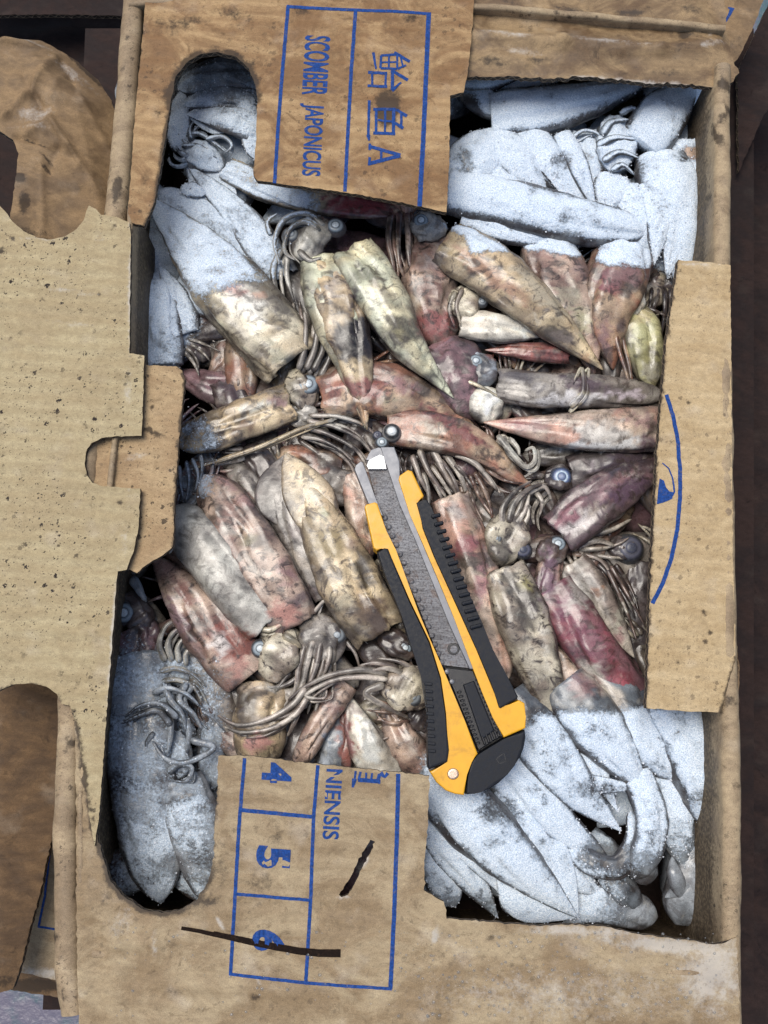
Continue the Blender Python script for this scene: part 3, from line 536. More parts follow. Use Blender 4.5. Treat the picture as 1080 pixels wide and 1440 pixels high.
BLOT = [  # x, y, rx, ry, deg, colour, strength
 (503, 478, 30, 25, 0, (.012, .010, .010), 1.7), (478, 482, 14, 12, 0, (.45, .19, .09), .8), (470, 400, 22, 26, 0, (.30, .29, .30), .5), (497, 420, 5, 26, 20, (.05, .04, .05), .7), (510, 380, 6, 5, 0, (.03, .025, .02), 1), (530, 395, 12, 10, 0, (.12, .09, .06), .7), (545, 420, 10, 22, -20, (.25, .22, .16), .55), (560, 465, 8, 20, -20, (.30, .27, .15), .6), (575, 510, 10, 14, 0, (.35, .32, .28), .5), (512, 580, 14, 20, 0, (.50, .30, .16), .6), (450, 345, 14, 10, 0, (.05, .05, .05), .7),
 (345, 425, 40, 18, 40, (.70, .68, .60), .9), (318, 400, 40, 9, 30, (.42, .22, .19), .8), (365, 415, 10, 8, 0, (.45, .16, .10), .9), (390, 500, 40, 14, 40, (.40, .39, .28), .6), (405, 508, 12, 10, 0, (.05, .05, .045), .8),
 (390, 562, 16, 10, 0, (.42, .18, .17), .75), (345, 600, 30, 7, -30, (.24, .16, .10), .7), (372, 550, 20, 8, -20, (.16, .14, .12), .6), (360, 573, 26, 6, -25, (.55, .55, .48), .7),
 (612, 455, 28, 22, 0, (.42, .10, .09), .8), (600, 410, 22, 26, 0, (.17, .09, .07), .8), (580, 430, 16, 20, 0, (.33, .27, .18), .6), (610, 370, 22, 18, 0, (.22, .20, .20), .6),
 (510, 545, 40, 16, 10, (.36, .085, .075), .8), (470, 555, 14, 14, 0, (.34, .10, .085), .7), (560, 540, 24, 12, 20, (.36, .12, .13), .7), (478, 590, 22, 18, 0, (.50, .48, .42), .7), (550, 562, 24, 6, -10, (.20, .22, .13), .6), (640, 600, 60, 9, 30, (.30, .07, .06), .85), (610, 605, 24, 6, 25, (.42, .38, .30), .6), (600, 628, 40, 10, 25, (.44, .37, .30), .6),
 (745, 600, 40, 14, 0, (.44, .17, .16), .7), (720, 592, 30, 10, 10, (.36, .08, .08), .6), (850, 610, 50, 16, 0, (.52, .49, .44), .85), (850, 627, 70, 6, -3, (.72, .72, .70), .9), (800, 595, 20, 10, 0, (.50, .42, .33), .6), (900, 590, 30, 14, 0, (.26, .15, .16), .6), (915, 625, 20, 14, 0, (.13, .08, .10), .8),
 (720, 530, 50, 8, 0, (.11, .10, .10), .8), (760, 545, 20, 8, 0, (.16, .15, .15), .6), (790, 562, 60, 9, -4, (.66, .64, .62), .85), (820, 538, 40, 12, 5, (.10, .07, .08), .8), (880, 555, 40, 7, 0, (.62, .54, .58), .6),
 (740, 492, 24, 9, 0, (.40, .12, .085), .7), (700, 495, 14, 8, 0, (.34, .07, .05), .8), (690, 385, 70, 10, 38, (.42, .26, .17), .9), (760, 410, 60, 16, 40, (.46, .40, .29), .7), (735, 440, 40, 8, 35, (.38, .30, .19), .7), (820, 505, 14, 12, 0, (.48, .28, .15), .6), (790, 480, 16, 16, 0, (.17, .14, .12), .7), (765, 438, 5, 5, 0, (.20, .18, .16), .9),
 (800, 420, 28, 26, 0, (.36, .33, .24), .6), (815, 380, 24, 10, 0, (.30, .22, .20), .6), (820, 450, 16, 30, 0, (.44, .42, .26), .7), (850, 480, 8, 40, 0, (.36, .14, .14), .7), (855, 395, 22, 16, 20, (.34, .085, .09), 1), (880, 390, 40, 12, 0, (.28, .10, .10), .8), (870, 455, 12, 14, 0, (.12, .10, .11), .6), (905, 470, 16, 22, 0, (.46, .46, .26), .8), (915, 520, 20, 18, 0, (.38, .36, .28), .7), (880, 520, 6, 30, -15, (.22, .10, .09), .7),
 (690, 520, 0.1, 1, 0, (0, 0, 0), 0), (665, 680, 30, 40, 0, (.16, .11, .11), .3), (655, 765, 20, 22, 0, (.42, .11, .11), .85), (665, 730, 14, 20, 0, (.46, .35, .28), .6), (675, 830, 10, 40, 10, (.42, .20, .22), .6), (640, 720, 12, 24, 0, (.50, .46, .42), .6), (632, 715, 12, 8, 0, (.10, .08, .08), .7), (662, 740, 10, 20, 10, (.36, .17, .10), .6),
 (815, 735, 50, 9, -33, (.60, .55, .52), .85), (845, 712, 40, 10, -33, (.42, .36, .30), .6), (800, 720, 30, 14, -40, (.33, .16, .18), .7), (880, 690, 40, 16, -30, (.11, .07, .10), .85), (880, 650, 50, 14, -10, (.06, .045, .055), .9), (880, 665, 20, 5, -5, (.40, .36, .36), .6), (835, 660, 10, 8, 0, (.35, .30, .30), .5),
 (770, 810, 14, 50, 0, (.30, .12, .16), .7), (775, 850, 8, 40, 10, (.50, .44, .38), .5), (830, 900, 50, 24, 45, (.30, .075, .10), .7), (795, 850, 14, 26, 20, (.24, .05, .08), .8), (850, 965, 60, 12, 45, (.52, .47, .40), .85), (890, 940, 40, 10, 45, (.33, .10, .12), .7), (835, 945, 14, 18, 40, (.50, .47, .40), .8), (820, 870, 14, 12, 0, (.36, .18, .20), .6),
 (815, 830, 24, 30, 40, (.38, .36, .32), .7), (840, 830, 9, 8, 0, (.34, .17, .09), .7), (870, 870, 12, 26, 30, (.44, .42, .34), .7), (870, 895, 12, 14, 0, (.35, .20, .20), .6),
 (725, 830, 14, 14, 0, (.08, .075, .065), .8), (715, 815, 14, 8, 0, (.10, .09, .07), .8), (742, 820, 10, 12, 0, (.30, .27, .12), .7), (735, 865, 9, 9, 0, (.12, .12, .10), .6), (740, 895, 12, 8, 0, (.16, .16, .13), .6), (745, 930, 22, 30, 0, (.46, .42, .33), .5), (720, 900, 10, 50, -12, (.20, .18, .14), .5), (765, 900, 6, 60, -10, (.55, .52, .44), .6), (820, 960, 30, 20, 0, (.24, .12, .12), .6),
 (262, 835, 14, 26, -20, (.42, .15, .13), .8), (240, 860, 12, 60, -35, (.30, .20, .24), .6), (320, 905, 24, 34, -35, (.36, .085, .06), 1.1), (345, 905, 20, 20, 0, (.33, .075, .05), .9), (308, 905, 14, 16, -30, (.58, .52, .48), .9), (270, 826, 8, 4, 0, (.02, .02, .02), 1), (335, 940, 14, 14, 0, (.45, .25, .20), .7),
 (345, 700, 20, 16, 0, (.40, .24, .22), .6), (310, 672, 30, 14, 40, (.40, .24, .22), .6), (325, 745, 14, 14, 0, (.46, .42, .36), .8), (345, 755, 16, 12, 0, (.22, .20, .12), .6), (395, 800, 30, 12, 45, (.34, .20, .19), .6), (430, 838, 22, 16, 0, (.16, .12, .12), .7), (400, 860, 22, 20, 0, (.48, .25, .20), .8), (355, 800, 20, 8, 50, (.48, .42, .34), .7), (410, 815, 14, 8, 0, (.42, .16, .16), .5),
 (425, 790, 26, 8, 50, (.48, .42, .34), .8), (415, 750, 16, 14, 0, (.35, .29, .26), .5),
 (465, 760, 26, 22, 0, (.33, .26, .14), .8), (455, 725, 12, 8, 0, (.20, .22, .12), .7), (515, 800, 16, 26, 0, (.10, .085, .06), .85), (525, 860, 26, 30, 0, (.17, .12, .08), .8), (480, 840, 20, 22, 0, (.55, .48, .33), .6), (490, 870, 24, 12, 0, (.50, .40, .26), .6), (440, 695, 12, 26, -25, (.56, .54, .44), .6), (510, 760, 10, 20, -30, (.42, .36, .24), .6),
 (505, 720, 10, 34, 0, (.46, .18, .12), .8), (500, 670, 20, 20, 0, (.50, .40, .32), .5), (495, 760, 14, 14, 0, (.40, .30, .24), .5), (530, 880, 24, 26, 0, (.09, .065, .05), .8),
 (360, 1045, 22, 16, 0, (.42, .20, .19), .7), (355, 965, 24, 12, 0, (.50, .40, .30), .6), (385, 965, 20, 10, 0, (.46, .44, .38), .6), (365, 1015, 26, 16, 0, (.47, .42, .36), .5),
 (487, 1040, 9, 40, -5, (.42, .11, .09), 1.0), (520, 1050, 18, 28, 0, (.55, .56, .52), .8), (495, 1000, 12, 14, 0, (.30, .24, .22), .6), (575, 1040, 10, 26, -10, (.42, .38, .32), .6), (455, 1020, 12, 50, 20, (.32, .26, .24), .5),
 (465, 1040, 8, 20, 0, (.24, .33, .44), .6), (505, 285, 50, 26, 0, (.35, .045, .055), 1.1), (530, 308, 24, 10, 0, (.45, .30, .26), .7), (400, 275, 50, 12, 10, (.62, .61, .55), .7), (545, 300, 30, 8, 5, (.32, .10, .10), .7)]
def polyd(px, py, poly):
    d = dist_poly(px, py, poly); return np.where(inside(px, py, poly), d, -d)
def paint(V, N, style, seed, darker=1.0):
    """colour and frost of squid skin at world points V with normals N"""
    b, s2, dirt, chroma = STY[style]; px, py = PROJ(V)
    q = V + (np.stack([vn(V, 190, 91), vn(V, 190, 92), vn(V, 190, 93)], 1) - 0.5) * 0.006
    m = sst(0.40, 0.62, fbm(q, 85, seed, 4))[:, None]
    c = np.array(b) * (1 - m) + np.array(s2) * m
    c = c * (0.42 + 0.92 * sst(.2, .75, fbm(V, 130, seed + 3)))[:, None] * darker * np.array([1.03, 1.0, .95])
    wx, wy = px + 26 * (fbm(V, 210, 77) - 0.5), py + 26 * (fbm(V, 210, 78) - 0.5)
    fade = sst(-0.055 - 0.02, -0.055, V[:, 2])
    dd = np.full(len(V), min(1.0, float(dirt) + .15))
    grit = fbm(V, 420, 55, 3)
    ink = fbm(V, 62, 311, 4); e_ = (sst(.60, .68, ink + .12 * (grit - .5)) * .8 * fade)[:, None]; c = c * (1 - e_) + np.array([.03, .026, .024]) * e_   # ink spilt over the pile
    for (x, y, rx, ry, ang, bc, st) in sorted(BLOT, key=lambda q: q[6] >= 1.3):
        if bc[0] > 2.1 * bc[1] and bc[0] > .2: bc = (bc[0] * .72, bc[1] * 1.02 + .012, bc[2] + .012)
        ca, sa = math.cos(math.radians(ang)), math.sin(math.radians(ang))
        u = ((wx - x) * ca + (wy - y) * sa) / rx; v = (-(wx - x) * sa + (wy - y) * ca) / ry
        r2 = u * u + v * v
        if r2.min() > 3.2: continue
        e = sst(.22, .58, st * np.exp(-r2 ** 1.1) + (grit - .5) * (.75 if st < 1.3 else .4)) * min(1, st + .15) * fade
        c = c * (1 - e[:, None]) + np.array(bc) * e[:, None]
    fr = np.zeros(len(V))
    jx, jy = px + 10 * (fbm(V, 330, 61) - 0.5), py + 10 * (fbm(V, 330, 62) - 0.5)
    for poly, st, soft in FROST:
        fr = np.maximum(fr, st * np.clip(0.5 + polyd(jx, jy, poly) / soft, 0, 1))
    for (x, y), rx, ry, st in THAW:
        fr = fr * (1 - np.clip(st * np.exp(-(((jx - x) / rx) ** 2 + ((jy - y) / ry) ** 2) ** 1.5) * 1.2, 0, 1))
    up = sst(0.48, 0.93, N[:, 2]); fr = fr * (0.30 + 0.70 * up)
    fr = fr * (0.88 + 0.28 * fbm(V, 120, seed + 8)) * (0.78 + 0.22 * sst(.30, .52, fbm(V, 75, 222, 4)))
    fr = fr * sst(-0.098, -0.080, V[:, 2]) * (.80 + .20 * sst(.32, .5, fbm(V, 240, 321, 3)))
    fx = np.stack([np.clip(fr, 0, 1), dd, np.full(len(V), float(chroma))], 1)
    return np.clip(c, 0.004, 0.85), fx
def catmull(pts, n):
    p = np.array(pts, float); m = len(p)
    if m == 2: return p[0] + (p[1] - p[0]) * np.linspace(0, 1, n)[:, None]
    q = np.vstack([2 * p[0] - p[1], p, 2 * p[-1] - p[-2]]); out = []
    for u in np.linspace(0, m - 1 - 1e-9, n):
        i = int(u); t = u - i; a, b, c, d = q[i], q[i + 1], q[i + 2], q[i + 3]
        out.append(0.5 * (2 * b + (c - a) * t + (2 * a - 5 * b + 4 * c - d) * t * t + (3 * b - a - 3 * c + d) * t ** 3))
    return np.array(out)
PROF = {'leaf': [(0, .84), (.10, .95), (.25, 1), (.42, .95), (.58, .80), (.72, .60), (.85, .36), (.95, .15), (1, .03)],
        'tail': [(0, .84), (.12, .95), (.27, 1), (.43, .92), (.60, .72), (.74, .5), (.86, .26), (.96, .10), (1, .02)],
        'tube': [(0, .9), (.1, .97), (.4, 1), (.7, .96), (.86, .80), (.95, .5), (1, .05)],
        'long': [(0, .86), (.2, 1), (.55, .95), (.8, .75), (.93, .5), (.98, .28), (1, .04)],
        'cone': [(0, .95), (.12, 1), (.3, .93), (.6, .68), (.85, .34), (1, .03)],
        'bag': [(0, .55), (.08, .8), (.25, 1), (.6, .98), (.85, .7), (1, .04)],
        'spindle': [(0, .05), (.06, .4), (.25, .9), (.5, 1), (.75, .85), (.93, .4), (1, .04)],
        'head': [(0, .45), (.15, .8), (.4, 1), (.65, .95), (.88, .7), (1, .3)],
        'fin': [(0, .04), (.12, .35), (.35, .9), (.5, 1), (.68, .82), (.88, .38), (1, .03)]}
def loft(name, cpts, w, prof, style, parent, seed, flat=0.58, open_end=True, ns=44, nt_=60, wob=1.0, seg=None, darker=1.0, rim=False, twist=0.0):
    """flattened tapering body along cpts [(px, py, level)], w = widest px"""
    if seg: ns, nt_ = seg
    c = catmull(cpts, nt_); z = LV(c[:, 2]); C = P(c[:, 0], c[:, 1], z)
    t_ = np.gradient(C, axis=0); t_ /= np.linalg.norm(t_, axis=1)[:, None]
    S = np.cross(t_, [0, 0, 1.0]); S /= np.linalg.norm(S, axis=1)[:, None]; Uu = np.cross(S, t_)
    if twist:
        ct, st = math.cos(twist), math.sin(twist); S, Uu = S * ct + Uu * st, Uu * ct - S * st
    seglen = np.r_[0, np.cumsum(np.linalg.norm(np.diff(C, axis=0), axis=1))]; tt = seglen / seglen[-1]
    pr = np.array(PROF[prof]); r = np.interp(tt, pr[:, 0], pr[:, 1])
    for _ in range(2): r[1:-1] = (r[:-2] + 2 * r[1:-1] + r[2:]) / 4
    pxs = np.linalg.norm(P(c[:, 0] + 1, c[:, 1], z) - C, axis=1)
    a = r * w * (.86 if open_end else .90) / 2 * pxs; bmul = np.interp(tt, [0, .15, .5, 1], [.82, 1, 1, .75]) if open_end else np.ones(nt_)
    b = a * flat * bmul
    rings = []
    th = np.linspace(0, 2 * math.pi, ns, endpoint=False); ct, st = np.cos(th), np.sin(th)
    e = 0.86; ct = np.sign(ct) * np.abs(ct) ** e; st = np.sign(st) * np.abs(st) ** e
    order = []
    if open_end:
        for (i, k, push) in ((7, .35, 0), (5, .62, 0), (2, .80, 0), (0, .90, 0)): order.append((i, k, True))
    for i in range(nt_): order.append((i, 1.0, False))
    V = []; inn = []
    for (i, k, innr) in order:
        V.append(C[i] + S[i] * (ct * a[i] * k)[:, None] + Uu[i] * (st * b[i] * k)[:, None]); inn += [innr] * ns
    V = np.array(V).reshape(-1, 3); inn = np.array(inn); nr = len(order)
    Cc = np.repeat(np.array([C[i] for i, _, _ in order]), ns, 0); R = V - Cc; Rn = R / (np.linalg.norm(R, axis=1)[:, None] + 1e-9)
    aa = np.repeat(np.array([a[i] for i, _, _ in order]), ns)
    # lengthwise folds, dents and small wrinkles
    T = np.repeat(np.array([tt[i] for i, _, _ in order]), ns); TH = np.tile(th, nr)
    fold = fbm(np.stack([T * 2.2 + seed, np.cos(TH) * 1.6, np.sin(TH) * 1.6], 1), 1.0, seed) - 0.5
    fine = fbm(V, 330, seed + 2, 3) - 0.5; mid = fbm(V, 130, seed + 4, 2) - 0.5
    crn = np.exp(-T * 5) * np.sin(TH * 9 + 5 * fold * 4 + T * 5) * (1 if open_end else .4)
    cre = 0
    if prof not in ('head', 'fin', 'spindle'):
        rr_ = random.Random(seed)
        for q_ in range(3):
            tc = rr_.uniform(.5, 2.65); t0 = rr_.uniform(.1, .8); w1 = rr_.uniform(.12, .3)
            cre = cre - rr_.uniform(.10, .24) * np.exp(-((TH - tc - .5 * np.sin(T * rr_.uniform(2, 5) + q_)) / rr_.uniform(.09, .2)) ** 2) * np.exp(-((T - t0) / w1) ** 2)
    wr = np.sin(T * 34 + 9 * vn(V, 90, seed + 6)) * (vn(V, 70, seed + 7) > .62) * .012
    V = V + Rn * (aa * wob * (0.36 * fold + 0.12 * mid + wr + 0.05 * crn + cre) + 0.00045 * fine * wob)[:, None]
    fr0 = paint(V, Rn, style, seed, darker)[1][:, 0] * (~inn); V = V + Rn * (fr0 * 0.0008 * (fbm(V, 520, 5, 3) - .35))[:, None]   # frost builds up in lumps
    if open_end:      # ragged lip
        lip = np.exp(-T * 26); V += np.repeat(np.array([t_[i] for i, _, _ in order]), ns, 0) * (lip * aa * 0.55 * (fbm(np.stack([np.cos(TH), np.sin(TH), TH * 0 + seed], 1), 1.7, seed + 9) - 0.5))[:, None]
    Fc = [[i * ns + j, (i + 1) * ns + j, (i + 1) * ns + (j + 1) % ns, i * ns + (j + 1) % ns] for i in range(nr - 1) for j in range(ns)]
    Fc.append(list(range(ns))); Fc.append([(nr - 1) * ns + j for j in range(ns)][::-1])
    up = Fc[len(Fc) // 2]
    bb = np.repeat(np.array([b[i] for i, _, _ in order]), ns)
    EN = np.repeat(np.array([S[i] for i, _, _ in order]), ns, 0) * (np.cos(TH) / (aa + 1e-6))[:, None] + np.repeat(np.array([Uu[i] for i, _, _ in order]), ns, 0) * (np.sin(TH) / (bb + 1e-6))[:, None]
    EN /= np.linalg.norm(EN, axis=1)[:, None]
    nrm = EN * np.where(inn, -1, 1)[:, None]
    col, fx = paint(V, nrm, style, seed, darker)
    # side shade painted into the skin as a patchy dark band along both flanks
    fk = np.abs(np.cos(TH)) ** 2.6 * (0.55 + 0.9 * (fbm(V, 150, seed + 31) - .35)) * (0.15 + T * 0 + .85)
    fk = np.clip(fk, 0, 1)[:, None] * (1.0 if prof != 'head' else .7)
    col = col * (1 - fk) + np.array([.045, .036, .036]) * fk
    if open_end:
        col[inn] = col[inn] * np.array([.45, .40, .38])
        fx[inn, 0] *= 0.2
    # outward faces
    mid_i = (nr // 2) * ns; f = [mid_i, mid_i + ns, mid_i + ns + 1, mid_i + 1]
    nn = np.cross(V[f[1]] - V[f[0]], V[f[2]] - V[f[0]])
    if np.dot(nn, Rn[mid_i]) < 0: Fc = [x[::-1] for x in Fc]
    FR_PTS.append((V, nrm, fx[:, 0]))
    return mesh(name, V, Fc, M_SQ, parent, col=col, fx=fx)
FR_PTS = []
def arm(name, pts, w0, style, parent, seed, tip=0.35, level_jit=0.0, club=False):
    L = sum(math.hypot(pts[i + 1][0] - pts[i][0], pts[i + 1][1] - pts[i][1]) for i in range(len(pts) - 1))
    n = max(8, min(40, int(L / 4))); ns = 9
    c = catmull(pts, n); z = LV(c[:, 2]); C = P(c[:, 0], c[:, 1], z)
    t_ = np.gradient(C, axis=0); t_ /= np.linalg.norm(t_, axis=1)[:, None] + 1e-9
    S = np.cross(t_, [0, 0, 1.0]); S /= np.linalg.norm(S, axis=1)[:, None] + 1e-9; Uu = np.cross(S, t_)
    u = np.linspace(0, 1, n); r = 1 - (1 - tip) * u ** 1.3; r[-1] *= .35; r[0] *= .6
    if club: r = r * (1 + 0.9 * np.exp(-((u - .85) / .1) ** 2))
    a = r * w0 / 2 * MM * (.92 if w0 < 13 else .84)
    th = np.linspace(0, 2 * math.pi, ns, endpoint=False)
    V = (C[:, None] + S[:, None] * (np.cos(th)[None, :, None] * a[:, None, None]) + Uu[:, None] * (np.sin(th)[None, :, None] * a[:, None, None] * .62)).reshape(-1, 3)
    Rn = V - np.repeat(C, ns, 0); Rn /= np.linalg.norm(Rn, axis=1)[:, None] + 1e-9
    V = V + Rn * (np.repeat(a, ns) * (0.35 * (fbm(V, 260, seed) - .5)))[:, None]
    Fc = [[i * ns + j, (i + 1) * ns + j, (i + 1) * ns + (j + 1) % ns, i * ns + (j + 1) % ns] for i in range(n - 1) for j in range(ns)]
    Fc += [list(range(ns)), [(n - 1) * ns + j for j in range(ns)][::-1]]
    nn = np.cross(V[Fc[0][1]] - V[Fc[0][0]], V[Fc[0][2]] - V[Fc[0][0]])
    if np.dot(nn, Rn[0]) < 0: Fc = [x[::-1] for x in Fc]
    col, fx = paint(V, Rn, style, seed)
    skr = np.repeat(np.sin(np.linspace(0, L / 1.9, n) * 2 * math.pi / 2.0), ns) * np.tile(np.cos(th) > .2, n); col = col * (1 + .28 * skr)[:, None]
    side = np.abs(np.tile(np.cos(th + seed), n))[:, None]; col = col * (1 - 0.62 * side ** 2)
    FR_PTS.append((V, Rn, fx[:, 0]))
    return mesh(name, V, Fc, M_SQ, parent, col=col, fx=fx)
def eye(x, y, r, z, parent, kind='pale'):
    """lidless squid eye: dark surround ring, grey iris ring, pale cloudy lens"""
    C = P(x, y, z); rr = r * MM * 1.12; ns = 24
    rad = [0, .28, .38, .45, .52, .70, .84, .98, 1.16, 1.3]; hh = [.46, .45, .42, .34, .33, .32, .25, .14, -.08, -.6]
    pal = {'pale': [(.62, .68, .70), (.60, .66, .68), (.50, .57, .60), (.03, .035, .04), (.16, .20, .23), (.30, .36, .39), (.18, .22, .25), (.02, .02, .025), (.10, .09, .09), (.12, .10, .10)],
           'white': [(.85, .88, .88), (.85, .88, .88), (.8, .84, .84), (.7, .74, .74), (.45, .48, .48), (.02, .02, .02), (.015, .015, .015), (.02, .02, .02), (.3, .28, .26), (.1, .1, .1)],
           'blue': [(.32, .38, .50), (.14, .18, .30), (.10, .13, .24), (.30, .42, .56), (.60, .72, .80), (.10, .15, .30), (.05, .07, .14), (.03, .04, .07), (.03, .03, .05), (.05, .05, .06)],
           'dark': [(.05, .055, .09), (.04, .045, .07), (.07, .075, .12), (.03, .03, .05), (.05, .05, .07), (.09, .09, .13), (.06, .06, .09), (.02, .02, .03), (.05, .05, .05), (.06, .06, .06)],
           'grey': [(.36, .40, .42), (.34, .38, .40), (.28, .31, .33), (.08, .09, .10), (.15, .17, .18), (.20, .22, .23), (.10, .11, .12), (.04, .04, .045), (.10, .10, .10), (.12, .12, .12)]}[kind]
    V = [C + np.array([0, 0, hh[0] * rr])]; col = [pal[0]]
    sx = rnd.uniform(.9, 1.0)
    for k in range(1, len(rad)):
        for j in range(ns):
            t = 2 * math.pi * j / ns; V.append(C + rr * np.array([rad[k] * math.cos(t), rad[k] * sx * math.sin(t), hh[k]])); col.append(pal[k])
    Fc = [[0, 1 + j, 1 + (j + 1) % ns] for j in range(ns)]
    for k in range(len(rad) - 2):
        o = 1 + k * ns; Fc += [[o + j, o + ns + j, o + ns + (j + 1) % ns, o + (j + 1) % ns] for j in range(ns)]
    return mesh('eye', V, Fc, M_EYE, parent, col=np.array(col))
SEED = [100]
def squid(label, prof, pts, w, style, head=None, eyes=(), arms=(), aa=(), fin=None, flat=.50, open_end=True, hstyle=None, astyle=None, wob=1.0, group=None, seg=None, name='squid', twist=0.0, darker=1.0):
    SEED[0] += 7; sd_ = SEED[0]
    c0 = P(pts[0][0], pts[0][1], LV(pts[0][2]) - 0.012)
    root = thing(name, label, 'squid', c0, group)
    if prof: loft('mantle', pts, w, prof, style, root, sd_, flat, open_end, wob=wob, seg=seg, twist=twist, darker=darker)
    if fin:       # (t0, width factor, dx) : rhombic fin pair around the rear of the mantle
        c = catmull(pts, 40); i0 = int(39 * fin[0]); q = c[i0:]; q = q[::max(1, len(q) // 6)]
        q = np.vstack([q, c[-1]]) if not np.allclose(q[-1], c[-1]) else q
        q = q.copy(); q[:, 2] -= fin[2] if len(fin) > 2 else 0.3
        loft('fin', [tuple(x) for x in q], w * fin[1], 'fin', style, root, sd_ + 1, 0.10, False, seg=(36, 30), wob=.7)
    hd = None
    if head:
        x, y, L, W, ang, lv = head; dx, dy = math.cos(math.radians(ang)) * L / 2, math.sin(math.radians(ang)) * L / 2
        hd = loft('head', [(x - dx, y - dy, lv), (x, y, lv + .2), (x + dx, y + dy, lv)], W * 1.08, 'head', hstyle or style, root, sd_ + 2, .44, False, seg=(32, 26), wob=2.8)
        for (ex, ey, er, kd) in eyes:
            eye(ex, ey, er, LV(lv) + W / 2 * MM * .46 * (0.80 if math.hypot(ex - x, ey - y) < .34 * W else .62), hd, kd)
    elif eyes:
        for (ex, ey, er, kd, lv) in eyes: eye(ex, ey, er, LV(lv), root, kd)
    ar = random.Random(sd_)
    for (ap, aw) in list(arms):
        if len(ap) > 3 and aw < 20: arms = list(arms) + [([(q[0] + ar.uniform(-6, 6) + .35 * aw, q[1] + ar.uniform(-5, 5) + .25 * aw, q[2] - .35) for q in ap], aw * ar.uniform(.6, .85))]
    for (ap, aw) in arms: arm('arm', ap, aw, astyle or style, root, sd_ + len(ap) + int(aw * 3) + int(ap[0][0]))
    for (x, y, ang, L, spread, n, aw, lv, curl, base) in aa:    # fan of arms from the head
        for k in range(n):
            u = (k / (n - 1) - .5) if n > 1 else 0; th = math.radians(ang + u * spread + ar.gauss(0, 3)); pn = math.radians(ang + 90)
            p = [x + math.cos(pn) * u * base, y + math.sin(pn) * u * base]; ln = L * ar.uniform(.72, 1.08); cu = math.radians(curl * ar.uniform(.4, 1.4) + ar.gauss(0, 10)) / 5
            path = [(p[0], p[1], lv)]
            for j in range(6):
                th += cu * (1 + j * .35); p = [p[0] + math.cos(th) * ln / 6, p[1] + math.sin(th) * ln / 6]; path.append((p[0], p[1], lv + ar.gauss(0, .16) + (k % 3) * .18))
            arm('arm', path, aw * ar.uniform(.75, 1.2), astyle or style, root, sd_ + k * 3)
    return root
# ------------------------------------------------------------------ the catch, from the top layer's neighbours down
S_ = squid
# --- upper left, in the slot and below it
S_('frosted squid at the very top of the round slot, in shade', 'tube', [(372, 112, 3.4), (310, 104, 3.8), (250, 124, 3.2)], 56, 'blue')
S_('small frosted squid crossing the slot with its pointed end left', 'leaf', [(372, 186, 3.6), (330, 170, 4.1), (262, 160, 3.6)], 52, 'blue', fin=(.3, 1.1))
S_('greyish squid mantle tucked along the right side of the slot', 'tube', [(345, 140, 3.8), (354, 185, 3.8), (362, 225, 3.4)], 40, 'blue')
S_('squid with frosted arms, its mantle turning white then red below the lettering', 'long', [(318, 238, 3.4), (380, 266, 3.5), (470, 288, 3.6), (566, 300, 3.5)], 48, 'creamw', head=(285, 220, 66, 44, 30, 3.2), hstyle='blue', astyle='blue',
   aa=[(268, 212, 195, 34, 120, 7, 12, 3.4, 40, 36)], arms=[(A((262, 190, 3.8), (280, 188, 4), (300, 200, 4), (318, 214, 3.8)), 13), (A((256, 205, 3.8), (280, 206, 4), (305, 222, 3.8)), 12), (A((290, 196, 4.2), (312, 192, 4.3), (326, 204, 4.2), (316, 216, 4.2)), 10)])
S_('frosted squid pointing up left, second from the left edge', 'leaf', [(400, 392, 3.2), (340, 310, 3.5), (264, 232, 3.3)], 62, 'blue', fin=(.55, 1.1))
S_('frosted squid lying between two frosted mantles above the big cream one', 'long', [(372, 385, 2.8), (300, 318, 3.1), (222, 268, 2.8)], 66, 'blue')
S_('small round frosted squid head peeping out beside the slot edge', None, [(270, 265, 3.4)], 10, 'blue', head=(272, 268, 34, 24, 10, 3.5), eyes=[(270, 268, 8, 'dark')])
S_('largest squid at upper left, frosted top half and bare cream lower half', 'leaf', [(412, 508, 3.6), (345, 430, 4.0), (275, 350, 3.9), (205, 275, 3.2)], 122, 'creamw', head=(424, 548, 60, 54, 70, 3.2), hstyle='mottle', astyle='grey', eyes=[(433, 541, 15, 'pale')],
   arms=[(A((430, 520, 4.1), (442, 490, 4.4), (446, 455, 4.5), (436, 425, 4.2)), 15), (A((440, 522, 4.0), (454, 490, 4.2), (456, 455, 4.2), (444, 428, 4)), 14), (A((420, 520, 4.2), (428, 490, 4.6), (430, 460, 4.6), (428, 438, 4.4)), 14), (A((450, 530, 3.7), (464, 500, 3.9), (462, 468, 3.9)), 12)])
S_('frosted blue squid at the left wall just above the tab', 'tube', [(232, 515, 2.8), (226, 455, 3.1), (216, 392, 2.8)], 66, 'blue', open_end=False)
S_('folded frosted fin standing up left of the big cream squid', 'cone', [(262, 470, 2.6), (248, 420, 2.9), (224, 372, 2.7)], 50, 'blue', open_end=False)
S_('dark squid arms in the gap right above the tab', None, [(285, 480, 2.4)], 10, 'dark', head=(276, 490, 50, 40, 20, 1.6), aa=[(262, 478, 20, 52, 40, 6, 9, 2.4, 30, 30)], astyle='grey')
S_('dark pinkish squid in the shaded gap right of the tab', 'leaf', [(345, 545, 1.9), (300, 545, 2.1), (240, 520, 1.7)], 62, 'purple', aa=[(348, 520, -70, 44, 40, 6, 11, 2.6, 55, 34)], astyle='grey')
S_('brown squid in the dark hollow under the big cream one', 'tube', [(335, 470, 1.8), (320, 510, 2), (300, 540, 1.8)], 54, 'pinkgrey')
